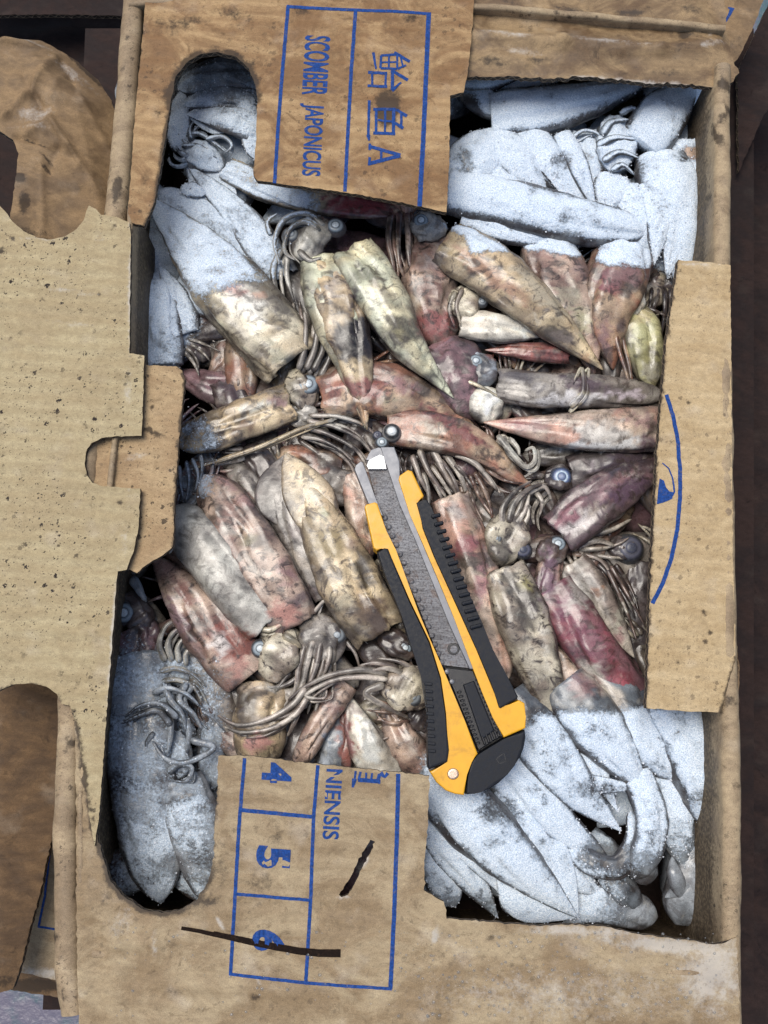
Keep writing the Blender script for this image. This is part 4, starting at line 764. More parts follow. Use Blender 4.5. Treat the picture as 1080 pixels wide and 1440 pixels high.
S_('cream and frost-blue squid pointing left over the tab corner', 'tube', [(410, 566, 3.6), (350, 588, 3.9), (295, 608, 3.7), (245, 622, 3.2)], 70, 'cream', head=(425, 583, 46, 40, 20, 3.0), hstyle='palegrey',
   arms=[(A((430, 600, 4.2), (380, 622, 4.4), (330, 640, 4.2), (262, 662, 3.6)), 9), (A((470, 590, 4.3), (420, 604, 4.5), (360, 632, 4.4), (300, 652, 4.0)), 7)])
S_('squid with pale blue curled arms beside the tab edge', None, [(275, 680, 3)], 10, 'blue', astyle='blue', head=(262, 690, 40, 36, 80, 2.2),
   arms=[(A((252, 655, 3.4), (254, 680, 3.5), (258, 705, 3.2)), 9), (A((262, 648, 3.6), (266, 675, 3.7), (262, 705, 3.5)), 9), (A((270, 645, 3.8), (278, 668, 3.9), (274, 692, 3.7)), 8), (A((262, 712, 3.6), (280, 694, 3.8), (296, 668, 3.8), (300, 644, 3.4)), 11), (A((255, 720, 3.3), (276, 706, 3.6), (300, 680, 3.5)), 9), (A((282, 640, 3.9), (284, 660, 4), (280, 680, 3.8)), 8)])
S_('squid arms fanning right from a pale head above the knife tip', None, [(450, 600, 3.2)], 10, 'mottle', astyle='tan', head=(440, 606, 50, 36, 25, 2.6),
   arms=[(A((432, 592, 4.0), (470, 600, 4.1), (505, 618, 4), (530, 646, 3.6)), 10), (A((430, 600, 3.8), (465, 612, 3.9), (500, 632, 3.8), (520, 662, 3.4)), 11), (A((436, 584, 4.0), (478, 586, 4.1), (515, 600, 4), (540, 626, 3.6)), 9), (A((424, 608, 3.5), (460, 626, 3.6), (490, 650, 3.5), (505, 680, 3.2)), 11), (A((424, 614, 3.9), (450, 618, 4.1), (478, 632, 4.1), (496, 648, 4.0)), 9), (A((420, 618, 3.2), (450, 640, 3.3), (480, 668, 3.2)), 10)])
S_('frosted bluish squid lying across the upper slot under its rounded end', 'leaf', [(370, 150, 3.3), (310, 138, 3.7), (245, 150, 3.2)], 50, 'blue')
S_('greyish frosted squid along the left side of the slot', 'leaf', [(262, 210, 3.0), (250, 180, 3.3), (258, 120, 2.9)], 44, 'blue', open_end=False)
# --- centre top
S_('pale wrinkled squid with green-tinged eyes and coiled arms below the red pointed mantle', 'leaf', [(452, 366, 4.2), (470, 430, 4.6), (498, 510, 4.5), (514, 602, 4.2)], 88, 'green', fin=None, head=(436, 336, 66, 56, 120, 4.2), hstyle='palegrey', astyle='palegrey', eyes=[(409, 330, 11, 'grey'), (472, 318, 12, 'pale')],
   arms=[(A((450, 325, 4.9), (430, 312, 5.1), (408, 322, 5.1), (400, 352, 4.9), (416, 366, 4.7)), 12), (A((456, 318, 4.7), (432, 300, 4.9), (400, 308, 4.9), (386, 340, 4.7), (394, 372, 4.5)), 12), (A((420, 352, 4.9), (436, 366, 5), (452, 362, 5.1)), 14), (A((396, 350, 4.3), (384, 380, 4.2), (392, 420, 3.9), (410, 440, 3.7)), 15), (A((404, 360, 4.4), (404, 392, 4.3), (414, 425, 4)), 13), (A((380, 330, 4.1), (376, 312, 4.2), (390, 300, 4.3)), 13)])
S_('cream squid with a black ink blot and rusty tip, centre of the upper layer', 'tail', [(462, 372, 4.4), (478, 430, 4.8), (500, 510, 4.7), (516, 604, 4.3)], 88, 'cream', flat=.5)
S_('greenish white squid tapering to a thin dark tail, right of the ink-blotted one', 'tail', [(496, 352, 4.9), (530, 410, 5.2), (570, 480, 5.0), (638, 560, 4.3)], 86, 'green', flat=.6)
S_('pinkish arms hanging straight down left of the pale-eyed head', None, [(565, 330, 3.4)], 10, 'pink', astyle='pinkgrey', head=(560, 296, 50, 44, 90, 2.6),
   arms=[(A((550, 300, 3.9), (546, 335, 4), (552, 370, 3.8), (556, 398, 3.4)), 14), (A((562, 298, 4), (560, 335, 4.1), (562, 372, 3.9), (572, 396, 3.5)), 13), (A((573, 300, 4), (574, 335, 4.1), (576, 370, 3.9), (584, 392, 3.5)), 14), (A((584, 310, 3.7), (586, 345, 3.8), (590, 380, 3.5)), 11)])
S_('peach-edged squid with a frosted shoulder and pale grey head, right of the greenish one', 'leaf', [(628, 342, 4.4), (690, 380, 4.8), (762, 440, 4.7), (848, 520, 4.1)], 94, 'cream', head=(604, 318, 50, 44, 20, 4.1), hstyle='palegrey', eyes=[(592, 311, 11, 'pale')], flat=.55)
S_('rust and brown squid lying upright between the greenish and the peach one', 'tube', [(620, 340, 2.9), (604, 400, 3.4), (622, 490, 3.2)], 86, 'pinkgrey', open_end=False)
S_('small bright white squid under the peach one with tiny eyes', 'leaf', [(648, 455, 3.8), (700, 462, 4.1), (775, 470, 3.6)], 52, 'white', head=(654, 428, 50, 42, 60, 3.9), hstyle='mottle', eyes=[(678, 424, 7, 'grey')], astyle='mottle', arms=[(A((640, 410, 4.5), (632, 435, 4.5), (640, 462, 4.3)), 11), (A((650, 405, 4.6), (642, 430, 4.6), (648, 458, 4.4)), 11)])
S_('purplish grey broad squid right of the greenish tail tip', 'bag', [(612, 486, 2.9), (640, 520, 3.3), (672, 592, 3.0)], 92, 'purple', open_end=False)
S_('squid head with blue-ringed eye and white ball-like body', 'bag', [(690, 548, 3.3), (684, 568, 3.6), (694, 596, 3.2)], 58, 'white', open_end=False, head=(676, 520, 52, 46, 50, 3.7), hstyle='blue', eyes=[(669, 508, 10, 'pale')], arms=[(A((655, 535, 4.3), (680, 546, 4.4), (708, 562, 4.1)), 8)], astyle='creamw')
S_('small dark red squid lying level below the peach one', 'leaf', [(800, 500, 3.5), (740, 494, 3.7), (682, 492, 3.5)], 34, 'red')
S_('grey and black mottled squid lying level with a white underside', 'long', [(698, 540, 3.9), (760, 548, 4.2), (830, 550, 4.1), (935, 556, 3.2)], 62, 'grey', arms=[(A((802, 572, 4.9), (820, 550, 5), (818, 518, 4.8), (806, 540, 4.9)), 12), (A((812, 570, 4.8), (826, 552, 4.9), (824, 526, 4.7)), 9)], astyle='creamw')
S_('long reddish squid with bright white lower edge reaching under the arc-printed flap', 'leaf', [(950, 600, 3.6), (870, 606, 4.1), (780, 604, 4.1), (680, 594, 3.7)], 74, 'pink', open_end=False)
S_('broad dark red squid above the knife tip', 'leaf', [(452, 560, 3.2), (520, 548, 3.6), (590, 566, 3.5), (668, 600, 3.0)], 98, 'brownred')
S_('brown red squid with dark fin edge and arms trailing toward the ribbed grip', 'leaf', [(545, 600, 3.7), (610, 608, 4.1), (670, 628, 4.0), (752, 690, 3.3)], 66, 'brownred', eyes=[(551, 607, 10.5, 'white', 4.8), (537, 622, 8, 'pale', 4.5), (531, 612, 6, 'dark', 4.3)], astyle='tan',
   arms=[(A((590, 632, 4.0), (604, 665, 4.1), (628, 700, 3.8)), 15), (A((608, 630, 4.0), (625, 665, 4.1), (648, 702, 3.8)), 16), (A((580, 640, 3.8), (590, 670, 3.9), (608, 704, 3.5)), 12), (A((628, 640, 3.8), (650, 675, 3.8), (662, 720, 3.3)), 12), (A((640, 636, 4), (672, 655, 4.2), (700, 690, 3.9)), 16), (A((655, 640, 3.7), (684, 668, 4), (704, 694, 3.7)), 12), (A((620, 650, 3.4), (640, 690, 3.4), (668, 760, 3.0)), 10), (A((650, 668, 3.2), (664, 700, 3.2), (676, 748, 3)), 9)])
S_('curled white tentacle loop at the lower edge of the long reddish squid', None, [(725, 625, 4)], 10, 'white', astyle='white', head=(712, 622, 26, 18, 40, 3.2), arms=[(A((700, 612, 4.5), (716, 632, 4.7), (738, 656, 4.7), (752, 648, 4.7), (750, 630, 4.5), (738, 634, 4.2)), 13), (A((716, 616, 4.2), (728, 630, 4.3), (730, 642, 4.3)), 10)])
# --- right, dark ones
S_('dark squid with a blue-ringed eye under the long reddish one', 'leaf', [(800, 665, 3.0), (860, 655, 3.3), (950, 640, 2.8)], 66, 'dark', head=(788, 672, 44, 36, 10, 3.0), hstyle='dark', eyes=[(789, 671, 14, 'blue')], astyle='tan',
   aa=[(770, 684, 165, 60, 50, 5, 10, 3.0, -30, 30)])
S_('purple squid with a bright white belly edge pointing up right, turquoise eye', 'leaf', [(785, 752, 3.7), (830, 714, 4.1), (880, 680, 3.9), (945, 640, 3.0)], 84, 'purple', head=(776, 776, 46, 40, -45, 3.8), hstyle='darkbrown', eyes=[(784, 765, 11, 'pale')])
S_('narrow magenta and grey squid hanging below the turquoise eye', 'tail', [(776, 782, 3.5), (768, 830, 3.8), (770, 888, 3.4)], 44, 'pinkgrey', open_end=False)
S_('pale curled squid arms and dark round eye near the right flap', None, [(850, 760, 3)], 10, 'tan', astyle='tan', head=(878, 772, 44, 40, 20, 2.6), eyes=[(886, 771, 17, 'dark')], hstyle='dark',
   arms=[(A((810, 768, 3.2), (840, 760, 3.5), (865, 768, 3.3)), 16), (A((830, 752, 3.3), (860, 745, 3.6), (888, 730, 3.3)), 13), (A((840, 740, 3.2), (868, 728, 3.4), (884, 712, 3.2)), 11), (A((815, 778, 3.0), (845, 788, 3.2), (862, 812, 2.9)), 9), (A((822, 790, 2.9), (845, 812, 3.1), (868, 848, 2.7)), 10)])
S_('dark squid arms streaming down left of the flap', None, [(850, 830, 2)], 10, 'dark', astyle='dark', head=(826, 782, 44, 40, 40, 2.1), aa=[(836, 792, 48, 96, 22, 6, 9, 2.6, 8, 30)])
S_('grey and tan spotted squid between the two reddish ones right of the knife', 'leaf', [(802, 792, 3.1), (835, 840, 3.4), (892, 925, 3.0)], 66, 'tan')
S_('magenta squid with a cream belly running down to the lower frost', 'long', [(778, 824, 3.5), (820, 892, 4.0), (872, 965, 3.9), (955, 1090, 3.2)], 86, 'magenta')
S_('spotted grey-brown squid with a crumpled head and arms, right of the knife', 'tail', [(706, 800, 4.3), (735, 870, 4.6), (762, 950, 4.5), (806, 1068, 4.0)], 92, 'mottle', head=(712, 758, 78, 60, 105, 4.2), hstyle='mottle', eyes=[(735, 773, 11, 'dark'), (697, 757, 8, 'grey')], astyle='tan',
   arms=[(A((715, 735, 4.9), (722, 710, 5), (740, 690, 4.9), (762, 680, 4.5)), 14), (A((706, 738, 4.8), (708, 712, 5), (726, 690, 4.9), (748, 676, 4.6)), 13), (A((724, 738, 4.7), (738, 718, 4.8), (745, 694, 4.7)), 13), (A((730, 746, 4.5), (742, 728, 4.6), (742, 706, 4.6)), 12), (A((740, 694, 4.1), (765, 684, 4.2), (776, 704, 3.8)), 12), (A((752, 690, 3.8), (762, 706, 4), (758, 728, 3.6)), 11)])
S_('white and pink squid alongside the ribbed grip of the knife', 'long', [(632, 700, 3.8), (655, 760, 4.1), (680, 830, 4.0), (712, 960, 3.4)], 70, 'pink')
S_('dark arms just right of the knife tip', None, [(600, 690, 2.4)], 10, 'dark', astyle='darkbrown', head=(600, 645, 40, 34, 80, 2.4), aa=[(600, 655, 70, 80, 50, 7, 11, 3.0, -12, 40)])
S_('brown squid under the mottled one near the lower frost', 'tube', [(800, 905, 2.6), (812, 950, 2.9), (845, 1010, 2.6)], 66, 'pinkgrey')
S_('dark squid close under the side flap, lower right', 'tube', [(905, 790, 1.8), (900, 860, 2), (905, 950, 1.8)], 60, 'dark')
S_('rounded yellow-green squid beside the upper end of the side flap', 'bag', [(890, 432, 3.2), (904, 480, 3.6), (918, 548, 3.2)], 62, 'olive', open_end=False, arms=[(A((868, 420, 4.1), (866, 470, 4.2), (880, 520, 4.0), (892, 560, 3.6)), 13)], astyle='brownred')
S_('white squid head below the red frosted mantle at upper right', None, [(885, 420, 4)], 10, 'white', head=(886, 420, 50, 46, 80, 3.9), hstyle='white', aa=[(900, 440, 50, 44, 60, 4, 9, 3.4, 20, 24)], astyle='darkbrown')
S_('dark arms in the gap behind the top end of the side flap', None, [(930, 440, 2)], 10, 'dark', astyle='dark', head=(930, 400, 40, 40, 80, 2.0), aa=[(930, 405, 90, 84, 30, 6, 10, 2.6, 10, 44)])
S_('red squid with frost ending in a clean line, upper right', 'leaf', [(880, 350, 3.8), (866, 400, 4.1), (855, 450, 3.9), (862, 520, 3.2)], 98, 'brownred', open_end=False)
S_('grey-green squid half covered by frost, left of the red frosted one', 'leaf', [(765, 340, 3.4), (790, 400, 3.8), (816, 450, 3.7), (836, 530, 3.2)], 98, 'pinkgrey', open_end=False)
# --- frost, upper right
S_('long frosted squid along the upper wrinkled flap with its point right', 'cone', [(690, 165, 3.9), (750, 158, 4.3), (830, 140, 4.1), (918, 112, 3.4)], 84, 'ice', open_end=False, flat=.6, wob=.75)
S_('frosted squid lump below the left end of the topmost frosted one', 'leaf', [(640, 262, 3.4), (675, 225, 3.9), (720, 180, 3.7)], 96, 'ice', open_end=False, flat=.6, wob=.75)
S_('frosted squid slanting down right in the middle of the upper frost', 'leaf', [(720, 180, 3.6), (765, 225, 4.0), (830, 300, 3.6)], 70, 'ice', open_end=False, flat=.6, wob=.75)
S_('frosted fin fold next to the slanting frosted squid', 'leaf', [(690, 190, 3.9), (740, 245, 4.1), (770, 300, 3.6)], 66, 'ice', open_end=False, flat=.6, wob=.75)
S_('frosted squid with knotted arms and head, upper right', 'leaf', [(862, 250, 3.7), (858, 280, 3.9), (850, 315, 3.5)], 62, 'ice', head=(866, 205, 76, 60, 95, 3.9), hstyle='ice', astyle='ice',
   arms=[(A((846, 190, 4.8), (860, 172, 5), (884, 168, 4.9)), 20), (A((840, 205, 4.7), (864, 194, 5), (895, 196, 4.7)), 19), (A((848, 226, 4.6), (872, 214, 4.9), (898, 222, 4.6)), 18), (A((860, 240, 4.6), (876, 232, 4.8), (892, 246, 4.5)), 15), (A((872, 160, 4.6), (890, 152, 4.7), (900, 164, 4.5)), 16)])
S_('frosted squid with a curled rim and dark hollow, left of the knotted arms', 'cone', [(820, 190, 3.3), (830, 235, 3.6), (838, 290, 3.2)], 56, 'grey', arms=[(A((800, 198, 4.3), (820, 184, 4.5), (842, 190, 4.5), (846, 214, 4.3)), 10)], astyle='ice')
S_('frosted squid hooked over in the far upper right corner', 'leaf', [(900, 208, 3.9), (930, 165, 4.4), (962, 125, 4.2), (968, 108, 3.6)], 84, 'ice', open_end=False, flat=.6, wob=.75)
S_('wide frosted squid standing along the right inner wall', 'leaf', [(930, 225, 3.4), (945, 280, 3.9), (958, 345, 3.6), (955, 420, 2.6)], 100, 'ice', open_end=False, flat=.6, wob=.75)
S_('frosted squid with reddish folded top next to the right wall', 'cone', [(965, 200, 3.9), (972, 260, 4.0), (972, 350, 3.4)], 56, 'pinkgrey')
S_('narrow frosted squid between the knotted arms and the right wall', 'leaf', [(880, 270, 3.4), (900, 310, 3.8), (905, 370, 3.4)], 70, 'ice', open_end=False, flat=.6, wob=.75)
S_('long smooth frosted squid with a blunt right end, lowest of the upper frost', 'tube', [(628, 268, 4.3), (710, 285, 4.7), (800, 308, 4.7), (912, 326, 4.2)], 80, 'ice', open_end=False, flat=.6, wob=.75)
S_('thin frosted squid edge under the long smooth one', 'leaf', [(650, 306, 4.0), (720, 326, 4.1), (815, 346, 3.7)], 46, 'ice', open_end=False, flat=.6, wob=.75)
S_('small rounded frosted squid end below the wrinkled flap', 'leaf', [(668, 150, 3.3), (674, 125, 3.5), (676, 104, 3.2)], 34, 'ice', open_end=False, flat=.6, wob=.75)
S_('frosted squid end half hidden under the wrinkled flap', 'tube', [(690, 118, 3.1), (735, 112, 3.4), (790, 108, 3.0)], 40, 'ice', open_end=False, flat=.6, wob=.75)
S_('slim frosted squid pointing down left beside the lettered lid', 'leaf', [(712, 210, 4.1), (680, 238, 4.3), (632, 262, 3.8)], 40, 'ice', open_end=False, flat=.6, wob=.75)
S_('slim frosted squid leaning on the knotted arms from the left', 'leaf', [(790, 190, 4.2), (815, 240, 4.5), (838, 298, 4.0)], 38, 'ice', open_end=False, flat=.6, wob=.75)
S_('frosted squid end pressed up against the wrinkled flap, upper left of the frost', 'leaf', [(640, 112, 4.2), (680, 112, 4.6), (740, 104, 4.2)], 44, 'ice', open_end=False, flat=.6, wob=.75)
S_('frosted squid tucked under the topmost one, near the wrinkled flap', 'leaf', [(650, 120, 3.9), (690, 150, 4.1), (740, 176, 3.7)], 46, 'ice', open_end=False, flat=.6, wob=.75)
S_('short frosted squid standing between the long smooth one and the right wall', 'leaf', [(912, 262, 4.2), (925, 310, 4.5), (920, 372, 4.0)], 48, 'ice', open_end=False, flat=.6, wob=.75)
# --- frost, lower right
def FS(label, pts, w, prof='leaf', **kw): return S_(label, prof, pts, w * 1.08, kw.pop('style', 'ice'), open_end=False, flat=kw.pop('flat', .6), wob=kw.pop('wob', .75), **kw)
FS('frosted squid at the lower right with its tip beside the wall', [(925, 960, 3.9), (962, 1030, 4.3), (990, 1100, 4.2), (998, 1162, 3.4)], 86, 'tube')
FS('frosted squid running down right to a round tip, second from the right wall', [(850, 940, 3.8), (885, 1010, 4.1), (925, 1060, 4.1), (955, 1092, 3.7)], 66, 'tube')
FS('broad frosted squid right of the spotted one with its tip at the crossing cord line', [(790, 960, 4.0), (838, 1020, 4.5), (880, 1075, 4.5), (912, 1112, 4.0)], 88, 'leaf')
FS('frosted squid just right of the knife, running under the spotted tail', [(715, 975, 3.7), (760, 1040, 4.1), (812, 1110, 4.2), (872, 1168, 3.6)], 84, 'leaf')
FS('slim frosted squid between the two broad ones', [(790, 1020, 3.6), (835, 1080, 3.9), (868, 1140, 3.7)], 44, 'leaf')
FS('frosted squid rounded over beside the knife end cap', [(690, 1060, 3.3), (745, 1120, 3.8), (800, 1170, 3.7), (858, 1210, 3.2)], 74, 'leaf')
FS('largest frosted squid at the bottom with triangular tip', [(600, 1078, 3.9), (655, 1140, 4.3), (720, 1205, 4.4), (812, 1290, 3.9)], 96, 'leaf', fin=(.58, 1.35, .1))
FS('slim frosted squid lying on the upper side of the largest one', [(690, 1120, 3.6), (740, 1165, 4.0), (800, 1215, 3.7)], 52, 'leaf')
FS('narrow frosted squid standing upright with a rounded foot, bottom right', [(893, 1085, 4.0), (914, 1140, 4.5), (912, 1185, 4.5), (892, 1238, 4.0)], 48, 'tube')
FS('frosted squid curling round a dark hollow, bottom', [(800, 1190, 3.5), (835, 1215, 3.9), (870, 1218, 4.0), (892, 1180, 3.8), (886, 1140, 3.4)], 36, 'long')
FS('crusty frosted squid at the lower left of the bottom frost', [(590, 1125, 2.9), (625, 1180, 3.3), (660, 1230, 3.2), (700, 1290, 2.5)], 64, 'leaf')
FS('slender frosted squid below the largest one', [(615, 1120, 3.4), (650, 1180, 3.7), (700, 1235, 3.5), (735, 1285, 2.9)], 48, 'leaf')
FS('bluish squid end against the lower lid corner', [(585, 1170, 2.5), (612, 1215, 2.9), (640, 1275, 2.5)], 52, 'tube', style='blue')
FS('frosted squid under the narrow upright one, lower right', [(905, 1090, 2.9), (945, 1150, 3.3), (965, 1230, 2.8)], 74, 'leaf')
FS('icy blue squid in the bottom right corner', [(1000, 1150, 2.0), (985, 1220, 2.4), (950, 1300, 2.0)], 80, 'tube', style='blue')
FS('shaded blue squid behind the triangular tip', [(790, 1270, 2.0), (850, 1270, 2.4), (925, 1290, 2.0)], 60, 'tube', style='blue')
FS('half thawed squid edge under the curled one', [(745, 1190, 2.8), (800, 1225, 3.2), (850, 1262, 2.8)], 56, 'leaf', style='blue')
FS('frosted squid tip poking out above the bottom edge', [(850, 1225, 2.6), (880, 1255, 2.9), (905, 1290, 2.5)], 46, 'leaf')
FS('frosted sliver along the right wall below the wall corner', [(990, 990, 2.8), (1004, 1050, 3.1), (1012, 1120, 2.7)], 36, 'leaf')
FS('small frosted fin piece crossing the lower frost', [(760, 1085, 4.4), (810, 1100, 4.7), (905, 1108, 4.2)], 30, 'leaf', flat=.3)
# --- lower left
S_('long frost-blue squid along the left wall, lower left', 'tube', [(192, 918, 2.6), (198, 1010, 3.1), (206, 1120, 3.2), (226, 1270, 2.4)], 112, 'blue', wob=.7)
S_('frosted squid beside the long blue one with a bundle of curly arms on its head', 'tube', [(252, 1098, 3.3), (275, 1160, 3.6), (312, 1270, 2.8)], 88, 'blue', head=(246, 1062, 66, 56, 85, 3.3), hstyle='blue', astyle='blue',
   arms=[(A((268, 1040, 4.6), (300, 1052, 4.6), (262, 1072, 4.8), (232, 1066, 4.8), (214, 1042, 4.7)), 13), (A((240, 1020, 4.5), (222, 1000, 4.8), (196, 1006, 4.8), (170, 1018, 4.3)), 12), (A((250, 1010, 4.6), (226, 990, 5), (198, 992, 4.9), (176, 1008, 4.5)), 10), (A((230, 960, 4.4), (240, 985, 4.7), (256, 1004, 4.7), (262, 1030, 4.5)), 13), (A((262, 960, 4.3), (252, 984, 4.6), (272, 1004, 4.8), (284, 1026, 4.5)), 12), (A((215, 975, 4.3), (236, 968, 4.6), (262, 976, 4.7), (280, 992, 4.3)), 11),
         (A((236, 1086, 4.4), (252, 1074, 4.7), (270, 1080, 4.7), (262, 1098, 4.5), (244, 1098, 4.4)), 11), (A((240, 1010, 4.2), (240, 1035, 4.5), (236, 1060, 4.4)), 13), (A((262, 1008, 4.2), (266, 1035, 4.5), (262, 1060, 4.4)), 12), (A((216, 1030, 4.6), (206, 1046, 4.4), (214, 1058, 4.2)), 10), (A((284, 1000, 4.3), (300, 1010, 4.2), (318, 1030, 4.0)), 7)])
S_('squid with frosted looping arms in the left hollow', None, [(255, 900, 3)], 10, 'palegrey', astyle='palegrey', head=(252, 938, 50, 46, 70, 2.8), hstyle='blue',
   arms=[(A((232, 930, 3.5), (224, 905, 3.7), (234, 880, 3.8), (256, 868, 3.5)), 11), (A((242, 930, 3.7), (236, 905, 3.9), (248, 886, 4), (268, 884, 3.6)), 11), (A((252, 932, 3.8), (250, 910, 4), (262, 896, 4), (278, 900, 3.6)), 11), (A((262, 936, 3.7), (262, 918, 3.9), (276, 910, 3.8)), 10), (A((226, 944, 3.8), (246, 940, 4), (270, 948, 4), (290, 966, 3.6)), 10), (A((228, 958, 3.8), (250, 956, 4), (272, 966, 4), (284, 986, 3.7)), 10)])
S_('dark squid with a grey ringed eye in the shaded left hollow', 'tube', [(188, 885, 2.2), (200, 915, 2.3), (215, 950, 2.0)], 76, 'purple', open_end=False, head=(192, 862, 60, 52, 60, 2.4), hstyle='dark', eyes=[(175, 862, 14, 'pale')], arms=[(A((186, 812, 3), (196, 830, 3.1), (206, 846, 3)), 20)], astyle='blue')
S_('squid with a rust red patch pointing down right at the left', 'leaf', [(350, 952, 3.6), (300, 888, 3.9), (255, 830, 3.8), (212, 778, 3.2)], 92, 'pinkgrey', open_end=False)
S_('smooth pale grey squid with a white ring fold near the tab', 'tube', [(378, 880, 4.0), (330, 822, 4.4), (285, 766, 4.3), (242, 712, 3.4)], 92, 'palegrey', wob=.5, arms=[(A((238, 778, 4.3), (252, 756, 4.9), (276, 742, 5.2), (304, 744, 4.9)), 5)], astyle='white', flat=.7)
S_('pink-grey mottled squid with open lower end, between the pale and the cream one', 'tube', [(418, 880, 4.2), (382, 815, 4.6), (335, 738, 4.5), (285, 668, 3.6)], 92, 'pinkgrey')
S_('thin grey squid behind the mottled ones, left of the cream fins', 'tube', [(400, 745, 3.0), (365, 700, 3.2), (322, 650, 2.8)], 46, 'grey', open_end=False)
S_('dark grey squid tucked under the arms near the centre left', 'tube', [(395, 690, 2.8), (370, 655, 3), (345, 625, 2.7)], 44, 'dark', open_end=False)
S_('grey squid with a leaf-shaped fin left of the cream pointed one', 'long', [(466, 838, 3.8), (428, 765, 4.1), (400, 700, 4.2), (400, 640, 3.8)], 64, 'grey', fin=(.42, 1.5, -.35), flat=.5)
S_('cream squid with a sharp tip up, left of the knife', 'tail', [(535, 890, 4.3), (490, 810, 4.8), (450, 730, 4.8), (400, 636, 4.2)], 104, 'cream', fin=(.50, .80, -.3), head=(560, 905, 60, 40, 25, 3.4), hstyle='darkbrown', eyes=[(570, 911, 9, 'pale')], flat=.48)
S_('rosy squid mantle showing just left of the blade', 'tube', [(498, 668, 3.0), (508, 720, 3.3), (512, 790, 2.8)], 52, 'pink', open_end=False)
S_('grey-green squid behind the cream tip, near the centre', 'tube', [(500, 690, 2.6), (460, 680, 2.8), (420, 650, 2.4)], 62, 'grey', open_end=False)
S_('brown squid patch under the arms left of the knife tip', 'tube', [(480, 660, 2.7), (440, 655, 2.9), (385, 640, 2.5)], 56, 'brownred', open_end=False)
S_('wrinkled grey head with small round eye below the pale ringed squid', None, [(395, 915, 4)], 10, 'mottle', head=(392, 918, 84, 66, 100, 4.0), hstyle='mottle', eyes=[(366, 912, 11, 'pale')], astyle='creamw', arms=[(A((360, 880, 4.6), (378, 886, 4.9), (398, 876, 4.8), (410, 862, 4.4)), 11), (A((398, 892, 4.9), (412, 900, 5), (424, 912, 4.8)), 16)])
S_('squid head with drooping fibrous arms in the lower middle', None, [(455, 905, 4)], 10, 'mottle', head=(452, 900, 74, 62, 70, 3.9), hstyle='grey', eyes=[(474, 893, 11, 'grey')], astyle='tan',
   arms=[(A((440, 900, 4.6), (432, 930, 4.7), (424, 965, 4.6), (405, 1000, 4.3), (380, 1020, 4.0)), 14), (A((452, 900, 4.6), (445, 935, 4.7), (432, 970, 4.6), (410, 1010, 4.3)), 13), (A((430, 905, 4.4), (420, 940, 4.5), (415, 970, 4.4), (392, 1005, 4.1)), 12), (A((465, 905, 4.5), (462, 930, 4.6), (455, 950, 4.5)), 13), (A((460, 850, 4.5), (480, 868, 4.6), (500, 886, 4.3), (520, 900, 4)), 8), (A((440, 862, 4.5), (462, 842, 4.9), (482, 862, 4.9), (512, 890, 4.5)), 7), (A((486, 900, 4), (500, 920, 4.1), (506, 940, 3.8)), 8)])
S_('squid with long arms stretched left across the cream mantle', None, [(560, 960, 4)], 10, 'tan', head=(572, 968, 74, 58, 25, 3.9), hstyle='mottle', eyes=[(579, 979, 13, 'grey')], astyle='tan',
   arms=[(A((545, 948, 4.7), (510, 942, 5), (470, 948, 5), (430, 965, 4.9), (405, 985, 4.7)), 12), (A((545, 955, 4.9), (505, 952, 5.2), (465, 958, 5.2), (430, 978, 5), (455, 982, 5), (460, 970, 4.9)), 10), (A((540, 962, 4.8), (515, 975, 4.8), (545, 995, 4.7), (575, 1010, 4.2)), 15), (A((560, 940, 4.7), (530, 932, 4.9), (505, 936, 4.8)), 11), (A((590, 945, 4.6), (560, 930, 4.8), (530, 926, 4.6)), 10), (A((575, 950, 4.6), (545, 940, 5), (515, 945, 5)), 10), (A((590, 956, 4.4), (600, 944, 4.5), (575, 935, 4.6)), 9)])
S_('bunch of tentacles wrapped over the short cream and pink mantle', None, [(365, 1015, 4)], 10, 'tan', astyle='tan', head=(418, 985, 44, 36, -40, 3.6),
   arms=[(A((430, 968, 4.9), (410, 992, 5.1), (375, 1012, 5.2), (335, 1020, 4.9), (306, 1006, 4.4)), 12), (A((436, 975, 4.8), (415, 1005, 5), (380, 1025, 5.2), (340, 1030, 5), (315, 1022, 4.5)), 11), (A((425, 985, 4.6), (408, 1012, 4.8), (375, 1034, 5), (345, 1038, 4.7)), 9), (A((420, 1000, 4.4), (412, 1020, 4.5), (404, 1036, 4.2)), 10)])
S_('short cream squid with a pinkish end against the lower lid', 'tube', [(372, 962, 3.6), (366, 1010, 3.9), (362, 1080, 3.4)], 88, 'cream', flat=.5)
S_('thin brownish grey squid slanting beside the short cream one', 'tube', [(488, 962, 3.4), (455, 1010, 3.8), (415, 1080, 3.4)], 40, 'pinkgrey', open_end=False)
S_('white squid with a red streak above the lower lid', 'leaf', [(545, 1095, 3.0), (512, 1040, 3.4), (488, 975, 3.0)], 64, 'white', open_end=False)
S_('pinkish grey squid next to the knife grip above the lower lid', 'leaf', [(595, 1090, 2.9), (565, 1040, 3.3), (535, 985, 2.9)], 60, 'pinkgrey', open_end=False)
S_('dark blue grey squid in the shade above the blue digits', 'tube', [(462, 1090, 2.4), (468, 1040, 2.6), (470, 990, 2.2)], 44, 'blue', open_end=False)
S_('grey squid half hidden between the frosted arms and the cream mantle', 'tube', [(268, 900, 2.4), (298, 960, 2.8), (322, 1050, 2.4)], 60, 'grey')
S_('dark squid next to the lower lid corner, left', 'tube', [(305, 990, 2.4), (298, 1040, 2.6), (300, 1110, 2.2)], 44, 'blue', open_end=False)
